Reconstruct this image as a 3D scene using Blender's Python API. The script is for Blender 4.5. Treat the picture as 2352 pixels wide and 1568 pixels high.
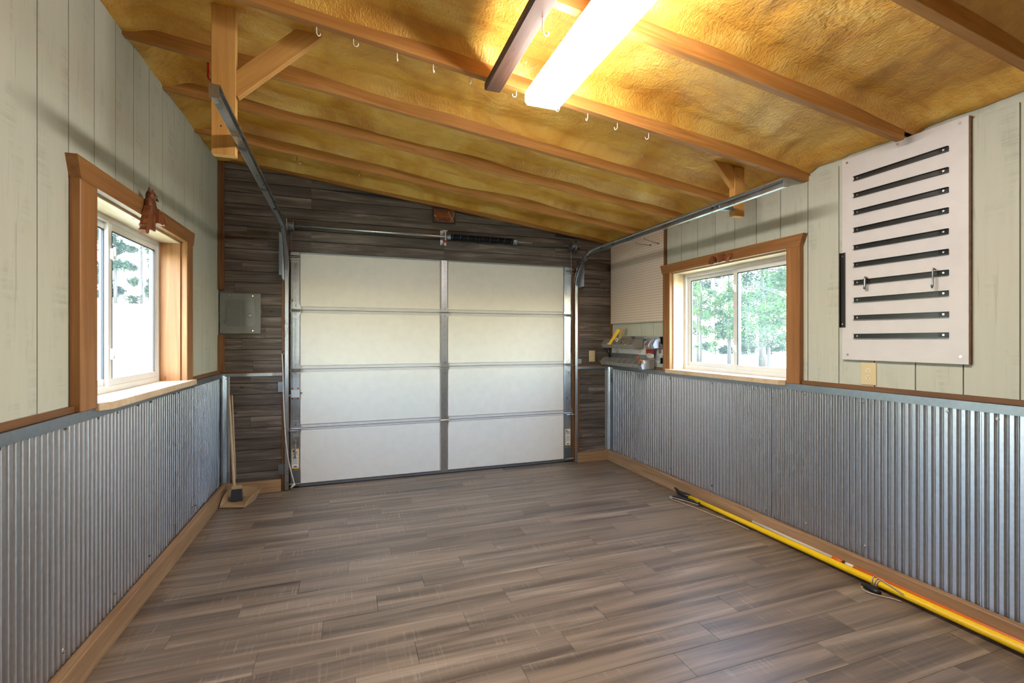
import bpy, bmesh, math, random
from mathutils import Vector, Matrix, noise
random.seed(7)
for o in list(bpy.data.objects):
    bpy.data.objects.remove(o)
COL = bpy.context.scene.collection
SC = bpy.context.scene
R_ = math.radians

# ------------------------------------------------------------------ camera
FPX, CXP, HV = 1075.0, 1176.0, 778.0          # focal length, principal column, horizon row (photo px, 2352x1568)
YAW = math.atan((CXP - 801.0) / FPX)
EYE = 1.345
cam = bpy.data.cameras.new('camera')
cam.sensor_width = 36.0
cam.lens = 36.0 * FPX / 2352.0
cam.shift_y = (HV - 784.0) / 2352.0
cam.clip_start = 0.05
cam.clip_end = 400
camo = bpy.data.objects.new('camera', cam)
camo.location = (0, 0, EYE)
camo.rotation_euler = (R_(90), 0, -YAW)
COL.objects.link(camo)
SC.camera = camo

# ------------------------------------------------------------------ world, sun, exposure
w = bpy.data.worlds.new('sky')
SC.world = w
w.use_nodes = True
nt = w.node_tree
bgn = nt.nodes['Background']
sky = nt.nodes.new('ShaderNodeTexSky')
sky.sky_type = 'NISHITA'
sky.sun_disc = False
sky.sun_elevation = R_(50)
sky.sun_rotation = R_(180)
sky.air_density = 1.3
sky.dust_density = 1.0
nt.links.new(sky.outputs[0], bgn.inputs[0])
bgn.inputs[1].default_value = 6.2
sun = bpy.data.lights.new('sun', 'SUN')
sun.energy = 5.0
sun.color = (1.0, 0.95, 0.86)
sun.angle = R_(0.6)
suno = bpy.data.objects.new('sun', sun)
suno.rotation_euler = Vector((-0.06, 1.0, -1.25)).to_track_quat('-Z', 'Y').to_euler()
COL.objects.link(suno)
SC.view_settings.view_transform = 'Standard'
SC.view_settings.look = 'None'
SC.view_settings.gamma = 1.0
SC.view_settings.use_curve_mapping = False
SC.view_settings.exposure = -0.12
LAMP = 88.0

# ------------------------------------------------------------------ room dimensions (metres)
XL, XR, YB, YR = -1.05, 2.79, 4.60, -1.55
ct, st = math.cos(YAW), math.sin(YAW)
def ray(u, v):
    x = u - CXP
    return Vector((ct * x + st * FPX, -st * x + ct * FPX, HV - v))
EY = Vector((0, 0, EYE))
def onX(u, v, x):
    r = ray(u, v); return EY + r * (x / r.x)
def onY(u, v, y):
    r = ray(u, v); return EY + r * (y / r.y)
def onZ(u, v, z=0.0):
    r = ray(u, v); return EY + r * ((z - EYE) / r.z)
def L(u, v, d=0.0): return onX(u, v, XL + d)
def Rr(u, v, d=0.0): return onX(u, v, XR - d)
def B(u, v, d=0.0): return onY(u, v, YB - d)
def zr(x):                       # underside of the rafters
    return 2.84 - 0.1255 * (x - XL)

# ------------------------------------------------------------------ materials
def srgb(r, g, b):
    f = lambda c: (c / 255 / 12.92) if c / 255 <= 0.04045 else ((c / 255 + 0.055) / 1.055) ** 2.4
    return (f(r), f(g), f(b), 1)
class NT:
    def __init__(s, name):
        s.m = bpy.data.materials.new(name); s.m.use_nodes = True
        s.t = s.m.node_tree; s.b = s.t.nodes['Principled BSDF']
    def n(s, typ, **kw):
        x = s.t.nodes.new('ShaderNode' + typ)
        for k, v in kw.items(): setattr(x, k, v)
        return x
    def l(s, a, b): s.t.links.new(a, b)
    def coord(s, rnd=True, scale=(1, 1, 1)):
        tc = s.n('TexCoord'); mp = s.n('Mapping'); mp.inputs['Scale'].default_value = scale
        if rnd:
            oi = s.n('ObjectInfo'); ml = s.n('VectorMath', operation='SCALE')
            ml.inputs[0].default_value = (37.0, 53.0, 71.0); s.l(oi.outputs['Random'], ml.inputs['Scale'])
            ad = s.n('VectorMath', operation='ADD'); s.l(tc.outputs['Object'], ad.inputs[0]); s.l(ml.outputs[0], ad.inputs[1])
            s.l(ad.outputs[0], mp.inputs['Vector'])
        else:
            s.l(tc.outputs['Object'], mp.inputs['Vector'])
        return mp.outputs[0]
    def noise(s, vec, scale=1, detail=4, rough=0.55, dist=0.0):
        x = s.n('TexNoise'); x.inputs['Scale'].default_value = scale; x.inputs['Detail'].default_value = detail
        x.inputs['Roughness'].default_value = rough; x.inputs['Distortion'].default_value = dist
        s.l(vec, x.inputs['Vector']); return x.outputs['Fac']
    def ramp(s, fac, stops):
        x = s.n('ValToRGB'); e = x.color_ramp.elements
        while len(e) < len(stops): e.new(0.5)
        for i, (p, c) in enumerate(stops): e[i].position = p; e[i].color = c
        s.l(fac, x.inputs[0]); return x.outputs[0]
    def mix(s, a, b, fac, mode='MIX'):
        x = s.n('Mix', data_type='RGBA', blend_type=mode)
        for sock, v in ((x.inputs[6], a), (x.inputs[7], b), (x.inputs[0], fac)):
            if hasattr(v, 'links'): s.l(v, sock)
            else: sock.default_value = v
        return x.outputs[2]
    def math(s, op, a, b=None):
        x = s.n('Math', operation=op)
        for sock, v in ((x.inputs[0], a), (x.inputs[1], b)):
            if v is None: continue
            if hasattr(v, 'links'): s.l(v, sock)
            else: sock.default_value = v
        return x.outputs[0]
    def bump(s, h, strength=0.3, dist=0.01):
        x = s.n('Bump'); x.inputs['Strength'].default_value = strength; x.inputs['Distance'].default_value = dist
        s.l(h, x.inputs['Height']); s.l(x.outputs[0], s.b.inputs['Normal'])
    def rand(s): return s.n('ObjectInfo').outputs['Random']

def plain(name, col, rough=0.5, metal=0.0, spec=0.5, emit=None):
    k = NT(name); k.b.inputs['Base Color'].default_value = col
    k.b.inputs['Roughness'].default_value = rough; k.b.inputs['Metallic'].default_value = metal
    k.b.inputs['Specular IOR Level'].default_value = spec
    v = k.coord(); f = k.noise(v, 14, 3)                       # slight unevenness of tone
    c2 = tuple(x * 0.86 for x in col[:3]) + (1,)
    k.l(k.mix(c2, col, f), k.b.inputs['Base Color'])
    if emit:
        k.b.inputs['Emission Color'].default_value = col; k.b.inputs['Emission Strength'].default_value = emit
    return k.m

def wood(name, dark, mid, light, axis='X', rough=0.55, knots=True, tint=0.25, fine=1.0, bump=0.25, knotcol=None, spec=0.4):
    k = NT(name)
    lo, hi = 1.3, 26.0 * fine
    sc = {'X': (lo, hi, hi), 'Y': (hi, lo, hi), 'Z': (hi, hi, lo)}[axis]
    v = k.coord(True, sc)
    g = k.noise(v, 1.0, 7, 0.66, 1.1)
    col = k.ramp(g, [(0.30, dark), (0.5, mid), (0.70, light)])
    sc2 = {'X': (0.9, 5, 5), 'Y': (5, 0.9, 5), 'Z': (5, 5, 0.9)}[axis]
    big = k.noise(k.coord(True, sc2), 1.0, 2, 0.5)
    col = k.mix(col, k.mix(col, dark, 0.75), k.ramp(big, [(0.42, (0, 0, 0, 1)), (0.75, (1, 1, 1, 1))]))
    if knots:
        sc3 = {'X': (2.2, 5.5, 5.5), 'Y': (5.5, 2.2, 5.5), 'Z': (5.5, 5.5, 2.2)}[axis]
        vo = k.n('TexVoronoi'); vo.inputs['Scale'].default_value = 1.15
        k.l(k.coord(True, sc3), vo.inputs['Vector'])
        kn = k.ramp(vo.outputs['Distance'], [(0.02, (1, 1, 1, 1)), (0.06, (0, 0, 0, 1))])
        col = k.mix(col, knotcol or tuple(x * 0.35 for x in dark[:3]) + (1,), kn)
    r = k.rand()
    lum = k.math('ADD', k.math('MULTIPLY', r, tint), 1.0 - tint * 0.5)
    hs = k.n('HueSaturation'); k.l(lum, hs.inputs['Value']); k.l(col, hs.inputs['Color'])
    k.l(hs.outputs[0], k.b.inputs['Base Color'])
    k.b.inputs['Roughness'].default_value = rough
    k.b.inputs['Specular IOR Level'].default_value = spec
    k.bump(g, bump, 0.004)
    return k.m

M = {}
M['rafter'] = wood('rafter_pine', srgb(150, 98, 42), srgb(180, 126, 64), srgb(198, 148, 92), rough=0.6, tint=0.15)
M['pine'] = wood('fresh_pine', srgb(178, 126, 62), srgb(200, 148, 80), srgb(214, 166, 98), rough=0.6, tint=0.12)
M['stained'] = wood('stained_trim', srgb(88, 54, 26), srgb(116, 76, 40), srgb(134, 92, 54), rough=0.5, tint=0.2)
M['cedar'] = wood('cedar_casing', srgb(122, 78, 38), srgb(148, 99, 53), srgb(164, 115, 68), rough=0.5, tint=0.15)
M['sill'] = wood('pale_sill', srgb(188, 156, 120), srgb(206, 178, 144), srgb(218, 194, 164), rough=0.5, tint=0.05)
M['base'] = wood('base_board', srgb(126, 92, 62), srgb(158, 122, 86), srgb(176, 140, 104), rough=0.6, tint=0.15)
M['darkbeam'] = wood('walnut_beam', srgb(52, 32, 22), srgb(78, 52, 38), srgb(98, 70, 54), rough=0.5, tint=0.0)
M['barn'] = wood('grey_barn_board', srgb(62, 53, 47), srgb(98, 86, 77), srgb(142, 128, 117), rough=0.6, tint=0.34, bump=0.35, fine=0.8)
M['handle'] = wood('beech_handle', srgb(176, 148, 116), srgb(196, 168, 134), srgb(210, 184, 150), axis='Z', rough=0.5, knots=False, tint=0.0)
M['signwood'] = wood('sign_board', srgb(100, 48, 14), srgb(138, 70, 22), srgb(160, 86, 32), rough=0.5, knots=False, tint=0.0)
M['carve'] = wood('carved_redwood', srgb(70, 34, 16), srgb(124, 68, 36), srgb(160, 98, 58), axis='Z', rough=0.45, knots=False, tint=0.1, bump=0.6)

def mat_floor():
    k = NT('floor_laminate')
    v = k.coord(True, (0.75, 16, 1))
    g = k.noise(v, 1.0, 7, 0.62, 0.8)
    col = k.ramp(g, [(0.27, srgb(72, 59, 48)), (0.47, srgb(116, 100, 85)), (0.60, srgb(136, 118, 101)), (0.76, srgb(166, 148, 128))])
    big = k.noise(k.coord(True, (0.65, 15, 1)), 1.0, 3, 0.5, 0.3)
    col = k.mix(col, srgb(72, 61, 55), k.math('MULTIPLY', k.ramp(big, [(0.47, (0, 0, 0, 1)), (0.68, (1, 1, 1, 1))]), 0.6))
    warm = k.noise(k.coord(True, (0.8, 5, 1)), 1.0, 2)
    col = k.mix(col, srgb(146, 122, 98), k.math('MULTIPLY', k.ramp(warm, [(0.55, (0, 0, 0, 1)), (0.75, (1, 1, 1, 1))]), 0.45))
    saw = k.noise(k.coord(True, (130, 4, 1)), 1.0, 3, 0.6, 0.4)             # cross-grain saw marks
    msk = k.noise(k.coord(True, (1.5, 8, 1)), 1.0, 2)
    sm = k.math('MULTIPLY', k.ramp(saw, [(0.58, (0, 0, 0, 1)), (0.70, (1, 1, 1, 1))]), k.ramp(msk, [(0.45, (0, 0, 0, 1)), (0.65, (1, 1, 1, 1))]))
    col = k.mix(col, srgb(176, 158, 140), k.math('MULTIPLY', sm, 0.55))
    r = k.rand()
    hs = k.n('HueSaturation'); k.l(k.math('ADD', k.math('MULTIPLY', r, 0.12), 0.94), hs.inputs['Value']); k.l(col, hs.inputs['Color'])
    k.l(hs.outputs[0], k.b.inputs['Base Color'])
    k.b.inputs['Roughness'].default_value = 0.42
    k.b.inputs['Specular IOR Level'].default_value = 0.45
    k.bump(k.math('ADD', k.math('MULTIPLY', g, 0.7), k.math('MULTIPLY', sm, 0.4)), 0.16, 0.003)
    return k.m
M['floor'] = mat_floor()

def mat_siding(name, base, worn):
    k = NT(name)
    g = k.noise(k.coord(True, (34, 34, 2.0)), 1.0, 5, 0.6, 0.5)
    saw = k.noise(k.coord(True, (3, 3, 60)), 1.0, 4, 0.6, 0.3)
    wear = k.noise(k.coord(True, (9, 9, 2.6)), 1.0, 4, 0.6, 0.4)
    col = k.mix(base, tuple(x * 0.86 for x in base[:3]) + (1,), g)
    wm = k.math('MULTIPLY', k.ramp(wear, [(0.52, (0, 0, 0, 1)), (0.74, (1, 1, 1, 1))]), k.ramp(saw, [(0.40, (0, 0, 0, 1)), (0.66, (1, 1, 1, 1))]))
    col = k.mix(col, worn, k.math('MULTIPLY', wm, 0.7))
    sk = k.noise(k.coord(True, (60, 60, 3.0)), 1.0, 3, 0.6, 0.3)
    col = k.mix(col, worn, k.math('MULTIPLY', k.ramp(sk, [(0.62, (0, 0, 0, 1)), (0.74, (1, 1, 1, 1))]), 0.5))
    k.l(col, k.b.inputs['Base Color'])
    k.b.inputs['Roughness'].default_value = 0.62
    k.b.inputs['Specular IOR Level'].default_value = 0.3
    k.bump(k.math('ADD', k.math('MULTIPLY', g, 0.6), k.math('MULTIPLY', saw, 0.5)), 0.22, 0.003)
    return k.m
M['siding'] = mat_siding('sage_siding_paint', srgb(187, 186, 170), srgb(136, 135, 121))
M['sidingR'] = M['siding']

def mat_foam():
    k = NT('spray_foam')
    v = k.coord(False)
    a = k.noise(v, 2.2, 4, 0.6, 0.8)
    col = k.ramp(a, [(0.30, srgb(190, 130, 42)), (0.5, srgb(218, 166, 70)), (0.72, srgb(236, 198, 108))])
    b = k.noise(k.coord(False, (1.2, 7, 2)), 1.3, 3, 0.6, 1.2)
    col = k.mix(col, srgb(186, 120, 46), k.math('MULTIPLY', k.ramp(b, [(0.50, (0, 0, 0, 1)), (0.72, (1, 1, 1, 1))]), 0.6))
    k.l(col, k.b.inputs['Base Color'])
    k.b.inputs['Roughness'].default_value = 0.36
    tc = k.n('TexCoord'); rt = k.n('Mapping'); rt.inputs['Rotation'].default_value = (0, 0, R_(25)); rt.inputs['Scale'].default_value = (95, 48, 60)
    k.l(tc.outputs['Object'], rt.inputs['Vector'])
    n1 = k.noise(rt.outputs[0], 1.0, 2, 0.5, 0.6)                          # short pebbly strokes
    n2 = k.noise(k.coord(False, (9, 16, 10)), 1.0, 3, 0.55, 0.8)
    k.bump(k.math('ADD', k.math('MULTIPLY', n1, 0.42), k.math('MULTIPLY', n2, 0.9)), 0.8, 0.016)
    return k.m
M['foam'] = mat_foam()

def mat_galv(name, col, r0=0.16, r1=0.34, wrinkle=0.0, aniso=0.0):
    k = NT(name)
    v = k.coord(True)
    n = k.noise(k.coord(True, (9, 9, 3)), 1.0, 4)
    vo = k.n('TexVoronoi'); vo.inputs['Scale'].default_value = 45; k.l(v, vo.inputs['Vector'])
    c = k.mix(tuple(x * 0.86 for x in col[:3]) + (1,), col, vo.outputs['Distance'])
    k.l(c, k.b.inputs['Base Color'])
    k.b.inputs['Metallic'].default_value = 1.0
    mr = k.n('MapRange'); k.l(n, mr.inputs[0]); mr.inputs[1].default_value = 0.3; mr.inputs[2].default_value = 0.7
    mr.inputs[3].default_value = r0; mr.inputs[4].default_value = r1
    k.l(mr.outputs[0], k.b.inputs['Roughness'])
    if aniso:                                     # rolling direction runs up the sheet
        k.b.inputs['Anisotropic'].default_value = aniso; k.b.inputs['Anisotropic Rotation'].default_value = 0.25
        tg = k.n('Tangent', direction_type='RADIAL', axis='Z'); k.l(tg.outputs[0], k.b.inputs['Tangent'])
    if wrinkle:
        k.bump(k.noise(k.coord(True, (4, 4, 2.5)), 1.0, 3), wrinkle, 0.02)
    return k.m
M['corr'] = mat_galv('corrugated_galvanised', srgb(190, 192, 196), 0.37, 0.40, 0.0, 0.75)
M['galv'] = mat_galv('galvanised_steel', srgb(192, 196, 200), 0.24, 0.42)
M['galvdull'] = mat_galv('dull_galvanised', srgb(150, 156, 162), 0.35, 0.5)
M['lockgrey'] = plain('lock_zinc', srgb(206, 212, 212), 0.35, 0.35)
M['chrome'] = plain('zinc_bolt', srgb(205, 205, 205), 0.25, 1.0)
M['doorwhite'] = plain('door_panel_white', srgb(226, 219, 206), 0.45)
M['doorframe'] = plain('door_section_edge', srgb(206, 202, 196), 0.4)
M['white'] = plain('white_paint', srgb(228, 222, 216), 0.5)
M['board'] = plain('white_hardboard', srgb(206, 199, 196), 0.4)
M['vinyl'] = plain('white_vinyl', srgb(232, 230, 226), 0.35)
M['black'] = plain('black_plastic', srgb(24, 22, 22), 0.4)
M['blackmetal'] = plain('black_rail', srgb(32, 28, 26), 0.3)
M['gasket'] = plain('dark_gasket', srgb(40, 42, 46), 0.6)
M['rubber'] = plain('dark_rubber', srgb(58, 58, 62), 0.7)
M['panelgrey'] = plain('panel_grey', srgb(122, 124, 118), 0.4)
M['panelgrey2'] = plain('panel_door_grey', srgb(112, 115, 112), 0.3)
M['almond'] = plain('almond_plate', srgb(208, 186, 140), 0.4)
M['almond2'] = plain('almond_socket', srgb(220, 202, 166), 0.35)
M['slot'] = plain('socket_slot', srgb(60, 42, 28), 0.6)
M['yellow'] = plain('yellow_fibreglass', srgb(250, 200, 8), 0.3)
M['orange'] = plain('orange_plastic', srgb(226, 104, 34), 0.4)
M['rope'] = plain('beige_rope', srgb(196, 172, 146), 0.8)
M['whiterope'] = plain('white_rope', srgb(206, 196, 184), 0.8)
M['red'] = plain('red_vinyl_hook', srgb(170, 24, 20), 0.35)
M['greybin'] = plain('grey_bin', srgb(136, 130, 124), 0.45)
M['whitebin'] = plain('white_bin', srgb(158, 163, 180), 0.55)
M['dustpan'] = plain('beige_dustpan', srgb(176, 146, 108), 0.45)
M['bristle'] = plain('charcoal_bristle', srgb(62, 62, 68), 0.7)
M['lampwhite'] = plain('lamp_housing_white', srgb(236, 234, 228), 0.4)
M['labelwhite'] = plain('label_white', srgb(226, 224, 220), 0.5)
M['labelyellow'] = plain('label_yellow', srgb(226, 178, 30), 0.5)
M['ink'] = plain('label_ink', srgb(70, 70, 74), 0.6)
M['tan'] = plain('tan_card', srgb(190, 164, 120), 0.6)
M['copper'] = plain('orange_twine', srgb(196, 120, 58), 0.6)
M['redtag'] = plain('red_card', srgb(156, 30, 26), 0.5)
M['brown'] = plain('dark_brown_handle', srgb(62, 38, 32), 0.5)
M['blackwrap'] = plain('spring_black', srgb(26, 26, 30), 0.28, 0.6)
M['bluestripe'] = plain('blue_chalk', srgb(60, 96, 150), 0.6)
M['screen'] = plain('clear_bag', srgb(190, 180, 170), 0.2)

def mat_emit():
    k = NT('lamp_diffuser')
    k.b.inputs['Base Color'].default_value = (0.9, 0.9, 0.9, 1)
    k.b.inputs['Emission Color'].default_value = (1.0, 0.955, 0.90, 1)
    k.b.inputs['Emission Strength'].default_value = LAMP
    return k.m
M['lamp'] = mat_emit()

def mat_glass():
    k = NT('window_glass')
    tr = k.n('BsdfTransparent'); tr.inputs[0].default_value = (0.93, 0.95, 0.95, 1)
    gl = k.n('BsdfGlossy'); gl.inputs['Roughness'].default_value = 0.02
    df = k.n('BsdfTranslucent'); df.inputs[0].default_value = (0.9, 0.93, 0.97, 1)      # dusty film on the pane
    m1 = k.n('MixShader'); m1.inputs[0].default_value = 0.012; k.l(tr.outputs[0], m1.inputs[1]); k.l(df.outputs[0], m1.inputs[2])
    m2 = k.n('MixShader'); m2.inputs[0].default_value = 0.05; k.l(m1.outputs[0], m2.inputs[1]); k.l(gl.outputs[0], m2.inputs[2])
    k.l(m2.outputs[0], k.t.nodes['Material Output'].inputs[0])
    return k.m
M['glass'] = mat_glass()

def mat_peg():
    k = NT('pegboard_face')
    tc = k.n('TexCoord'); sp = k.n('SeparateXYZ'); k.l(tc.outputs['Object'], sp.inputs[0])
    P = 0.0249
    def cell(o):
        f = k.math('FRACT', k.math('DIVIDE', k.math('ADD', o, 10.0), P)); return k.math('SUBTRACT', f, 0.5)
    a, b = cell(sp.outputs['Y']), cell(sp.outputs['Z'])
    d = k.math('SQRT', k.math('ADD', k.math('MULTIPLY', a, a), k.math('MULTIPLY', b, b)))
    hole = k.math('LESS_THAN', d, 0.15)
    k.l(k.mix(srgb(214, 196, 178), srgb(58, 48, 42), hole), k.b.inputs['Base Color'])
    k.b.inputs['Roughness'].default_value = 0.5
    return k.m
M['peg'] = mat_peg()

def mat_leaf(name, a, b):
    k = NT(name)
    n = k.noise(k.coord(False), 1.1, 3)
    c = k.ramp(n, [(0.35, a), (0.65, b)])
    k.l(c, k.b.inputs['Base Color']); k.b.inputs['Roughness'].default_value = 0.5
    tl = k.n('BsdfTranslucent'); k.l(c, tl.inputs[0])
    mx = k.n('MixShader'); mx.inputs[0].default_value = 0.35
    k.l(k.b.outputs[0], mx.inputs[1]); k.l(tl.outputs[0], mx.inputs[2]); k.l(mx.outputs[0], k.t.nodes['Material Output'].inputs[0])
    return k.m
M['leaf1'] = mat_leaf('maple_leaf', srgb(48, 78, 34), srgb(84, 112, 50))
M['leaf2'] = mat_leaf('deep_leaf', srgb(30, 52, 30), srgb(48, 74, 42))
M['leaf3'] = mat_leaf('pale_leaf', srgb(70, 78, 62), srgb(100, 108, 86))
M['bark'] = wood('tree_bark', srgb(36, 31, 27), srgb(52, 46, 41), srgb(68, 62, 56), axis='Z', knots=False, bump=0.6)
def mat_grass():
    k = NT('lawn_grass')
    n = k.noise(k.coord(False), 0.5, 5)
    k.l(k.ramp(n, [(0.3, srgb(150, 158, 124)), (0.7, srgb(186, 190, 162))]), k.b.inputs['Base Color'])
    k.b.inputs['Roughness'].default_value = 0.9
    return k.m
M['grass'] = mat_grass()
M['polewood'] = plain('weathered_pole', srgb(196, 184, 170), 0.8)

# ------------------------------------------------------------------ mesh helpers
class MB:
    def __init__(s): s.v = []; s.f = []; s.mi = []; s.cur = 0
    def add(s, vs, fs):
        o = len(s.v); s.v += [tuple(p) for p in vs]
        for f in fs: s.f.append(tuple(i + o for i in f)); s.mi.append(s.cur)
        return s
    def box(s, x0, x1, y0, y1, z0, z1):
        v = [(x, y, z) for z in (z0, z1) for y in (y0, y1) for x in (x0, x1)]
        return s.add(v, [(0, 2, 3, 1), (4, 5, 7, 6), (0, 1, 5, 4), (2, 6, 7, 3), (0, 4, 6, 2), (1, 3, 7, 5)])
    def obox(s, c, X, Y, Z, hx, hy, hz):
        c, X, Y, Z = Vector(c), Vector(X), Vector(Y), Vector(Z)
        v = [c + X * (hx * a) + Y * (hy * b) + Z * (hz * d) for d in (-1, 1) for b in (-1, 1) for a in (-1, 1)]
        return s.add(v, [(0, 2, 3, 1), (4, 5, 7, 6), (0, 1, 5, 4), (2, 6, 7, 3), (0, 4, 6, 2), (1, 3, 7, 5)])
    def tube(s, pts, r, n=8, caps=True):
        pts = [Vector(p) for p in pts]; rings = []; o = len(s.v); m = len(pts)
        up = None
        for i, p in enumerate(pts):
            t = (pts[min(i + 1, m - 1)] - pts[max(i - 1, 0)]).normalized()
            if up is None:
                up = Vector((0, 0, 1)) if abs(t.z) < 0.9 else Vector((1, 0, 0))
            a = (up - t * up.dot(t)).normalized(); b = t.cross(a); up = a
            rr = r[i] if isinstance(r, (list, tuple)) else r
            rings.append([p + a * (math.cos(2 * math.pi * k / n) * rr) + b * (math.sin(2 * math.pi * k / n) * rr) for k in range(n)])
        vs = [q for g in rings for q in g]
        fs = [(i * n + k, i * n + (k + 1) % n, (i + 1) * n + (k + 1) % n, (i + 1) * n + k) for i in range(m - 1) for k in range(n)]
        if caps: fs += [tuple(range(n - 1, -1, -1)), tuple(range((m - 1) * n, m * n))]
        return s.add(vs, fs)
    def cyl(s, a, b, r, n=12): return s.tube([a, b], r, n)
    def prism(s, poly, d):
        d = Vector(d); n = len(poly); a = [Vector(p) for p in poly]; b = [p + d for p in a]
        return s.add(a + b, [tuple(range(n - 1, -1, -1)), tuple(range(n, 2 * n))] + [(i, (i + 1) % n, n + (i + 1) % n, n + i) for i in range(n)])
    def sweep(s, pts, frames, prof, closed=False):
        n = len(prof); vs = []
        for p, (a, b) in zip(pts, frames):
            vs += [Vector(p) + a * q[0] + b * q[1] for q in prof]
        fs = []
        rng = range(n) if closed else range(n - 1)
        for i in range(len(pts) - 1):
            for k in rng:
                fs.append((i * n + k, i * n + (k + 1) % n, (i + 1) * n + (k + 1) % n, (i + 1) * n + k))
        if closed: fs += [tuple(range(n - 1, -1, -1)), tuple(range((len(pts) - 1) * n, len(pts) * n))]
        return s.add(vs, fs)
    def blob(s, c, r, sub=2, jag=0.0, seed=0, rot=None):
        bm = bmesh.new(); bmesh.ops.create_icosphere(bm, subdivisions=sub, radius=1)
        vs = []
        for v in bm.verts:
            p = v.co.copy()
            if jag: p *= 1 + jag * noise.noise(p * 2.3 + Vector((seed * 7.1, seed, 0)))
            p = Vector((p.x * r[0], p.y * r[1], p.z * r[2]))
            if rot: p = rot @ p
            vs.append(Vector(c) + p)
        fs = [tuple(v.index for v in f.verts) for f in bm.faces]; bm.free()
        return s.add(vs, fs)
    def build(s, name, mat, parent=None, smooth=False, bevel=0.0, label=None, mats=None):
        me = bpy.data.meshes.new(name); me.from_pydata(s.v, [], s.f)
        for m in (mats or [mat]): me.materials.append(m)
        if mats: me.polygons.foreach_set('material_index', s.mi)
        if smooth: me.polygons.foreach_set('use_smooth', [True] * len(me.polygons))
        bm = bmesh.new(); bm.from_mesh(me); bmesh.ops.recalc_face_normals(bm, faces=bm.faces)
        if bevel:
            bmesh.ops.bevel(bm, geom=list(bm.edges), offset=bevel, segments=1, affect='EDGES', clamp_overlap=True)
        bm.to_mesh(me); bm.free()
        o = bpy.data.objects.new(name, me); COL.objects.link(o)
        if parent: o.parent = parent
        if label: o['label'] = label
        return o
def tag(o, label, cat=None, group=None, kind=None):
    o['label'] = label
    if cat: o['category'] = cat
    if group: o['group'] = group
    if kind: o['kind'] = kind
    return o
def empty(name, loc=(0, 0, 0)):
    o = bpy.data.objects.new(name, None); o.empty_display_size = 0.05; COL.objects.link(o); o.location = loc
    return o
def wm(o):
    m = o.matrix_basis.copy()
    return (wm(o.parent) @ o.matrix_parent_inverse @ m) if o.parent else m
def adopt(parent, o):                        # parent an object built in world coordinates without moving it
    if parent is not None:
        o.parent = parent; o.matrix_parent_inverse = wm(parent).inverted()
    return o
def part(mb, name, mat, parent, **kw):
    return adopt(parent, mb.build(name, mat, None, **kw))
def beam(name, p0, p1, wy, hz, mat, parent=None, side=Vector((0, 1, 0)), bevel=0.0015):
    """timber from p0 to p1 (centre line); local X is the grain"""
    p0, p1 = Vector(p0), Vector(p1); d = p1 - p0; ln = d.length; X = d.normalized()
    Y = (side - X * side.dot(X)).normalized(); Z = X.cross(Y)
    mb = MB().box(-ln / 2, ln / 2, -wy / 2, wy / 2, -hz / 2, hz / 2)
    o = mb.build(name, mat, None, bevel=bevel)
    m = Matrix((X, Y, Z)).transposed().to_4x4(); m.translation = (p0 + p1) / 2
    o.matrix_basis = m
    return adopt(parent, o)
def struct(o, label, cat=None):
    o['kind'] = 'structure'; o['label'] = label
    if cat: o['category'] = cat
    return o

# ================================================================== STRUCTURE
# window openings (y range, z range)
LW = (2.47, 3.645, 1.066, 1.985)
RW = (2.345, 3.545, 1.066, 1.945)
DOORX = (-0.56, 2.385); DOORZ = 2.17
TH = 0.15                                        # wall thickness

# ---- floor: slab with laminate planks
fl = MB().box(XL - TH, XR + TH, YR - TH, YB + TH, -0.12, -0.008).build('floor', M['rubber'])
struct(fl, 'grey-brown wood-look laminate plank floor', 'floor')
PW, PL = 0.1483, 0.897
k0 = int(math.floor((YR - 2.85) / PW)); k1 = int(math.ceil((4.66 - 2.85) / PW))
for k in range(k0, k1 + 1):
    ya, yb = 2.85 + PW * k, 2.85 + PW * (k + 1)
    ya, yb = max(ya, YR), min(yb, 4.66)
    if yb - ya < 0.02: continue
    off = -0.002 + 0.2525 * k if k <= 2 else 0.38 + 0.2525 * (k - 3)
    off = off % PL
    x = off - PL * 3
    while x < XR:
        xa, xb = max(x, XL), min(x + PL, XR); x += PL
        if xb - xa < 0.02: continue
        MB().box(xa + 0.0006, xb - 0.0006, ya + 0.0003, yb - 0.0003, -0.01, 0.0).build('plank', M['floor'], fl, bevel=0.0008)

# ---- side walls: studs/backing slab, grooved siding boards
def wall_side(name, x, sgn, win, g0, pitch, ztop):
    # sgn: +1 the room lies towards +x
    y0, y1, z0, z1 = win
    bx0, bx1 = (x - sgn * TH, x - sgn * 0.011)
    lo, hi = min(bx0, bx1), max(bx0, bx1)
    mb = MB()
    zt = ztop + 0.25
    mb.box(lo, hi, YR - TH, y0, -0.1, zt); mb.box(lo, hi, y1, YB + TH, -0.1, zt)
    mb.box(lo, hi, y0, y1, -0.1, z0); mb.box(lo, hi, y0, y1, z1, zt)
    wall = mb.build(name, M['siding'])
    n0 = int(math.floor((YR - g0) / pitch)); n1 = int(math.ceil((YB - g0) / pitch))
    for n in range(n0, n1):
        ya, yb = max(g0 + n * pitch, YR), min(g0 + (n + 1) * pitch, YB)
        if yb - ya < 0.02: continue
        ya += 0.0028; yb -= 0.0028
        b = MB(); fa, fb = min(x, x - sgn * 0.012), max(x, x - sgn * 0.012)
        zb = 0.98
        if yb <= y0 or ya >= y1: b.box(fa, fb, ya, yb, zb, ztop)
        else:
            if ya < y0: b.box(fa, fb, ya, y0, zb, ztop)
            if yb > y1: b.box(fa, fb, y1, yb, zb, ztop)
            b.box(fa, fb, max(ya, y0), min(yb, y1), z1, ztop)
        b.build('siding_board', M['siding'], wall)
    return wall
wl = wall_side('wall_left', XL, 1, LW, 2.135, 0.1984, 2.882)
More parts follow.
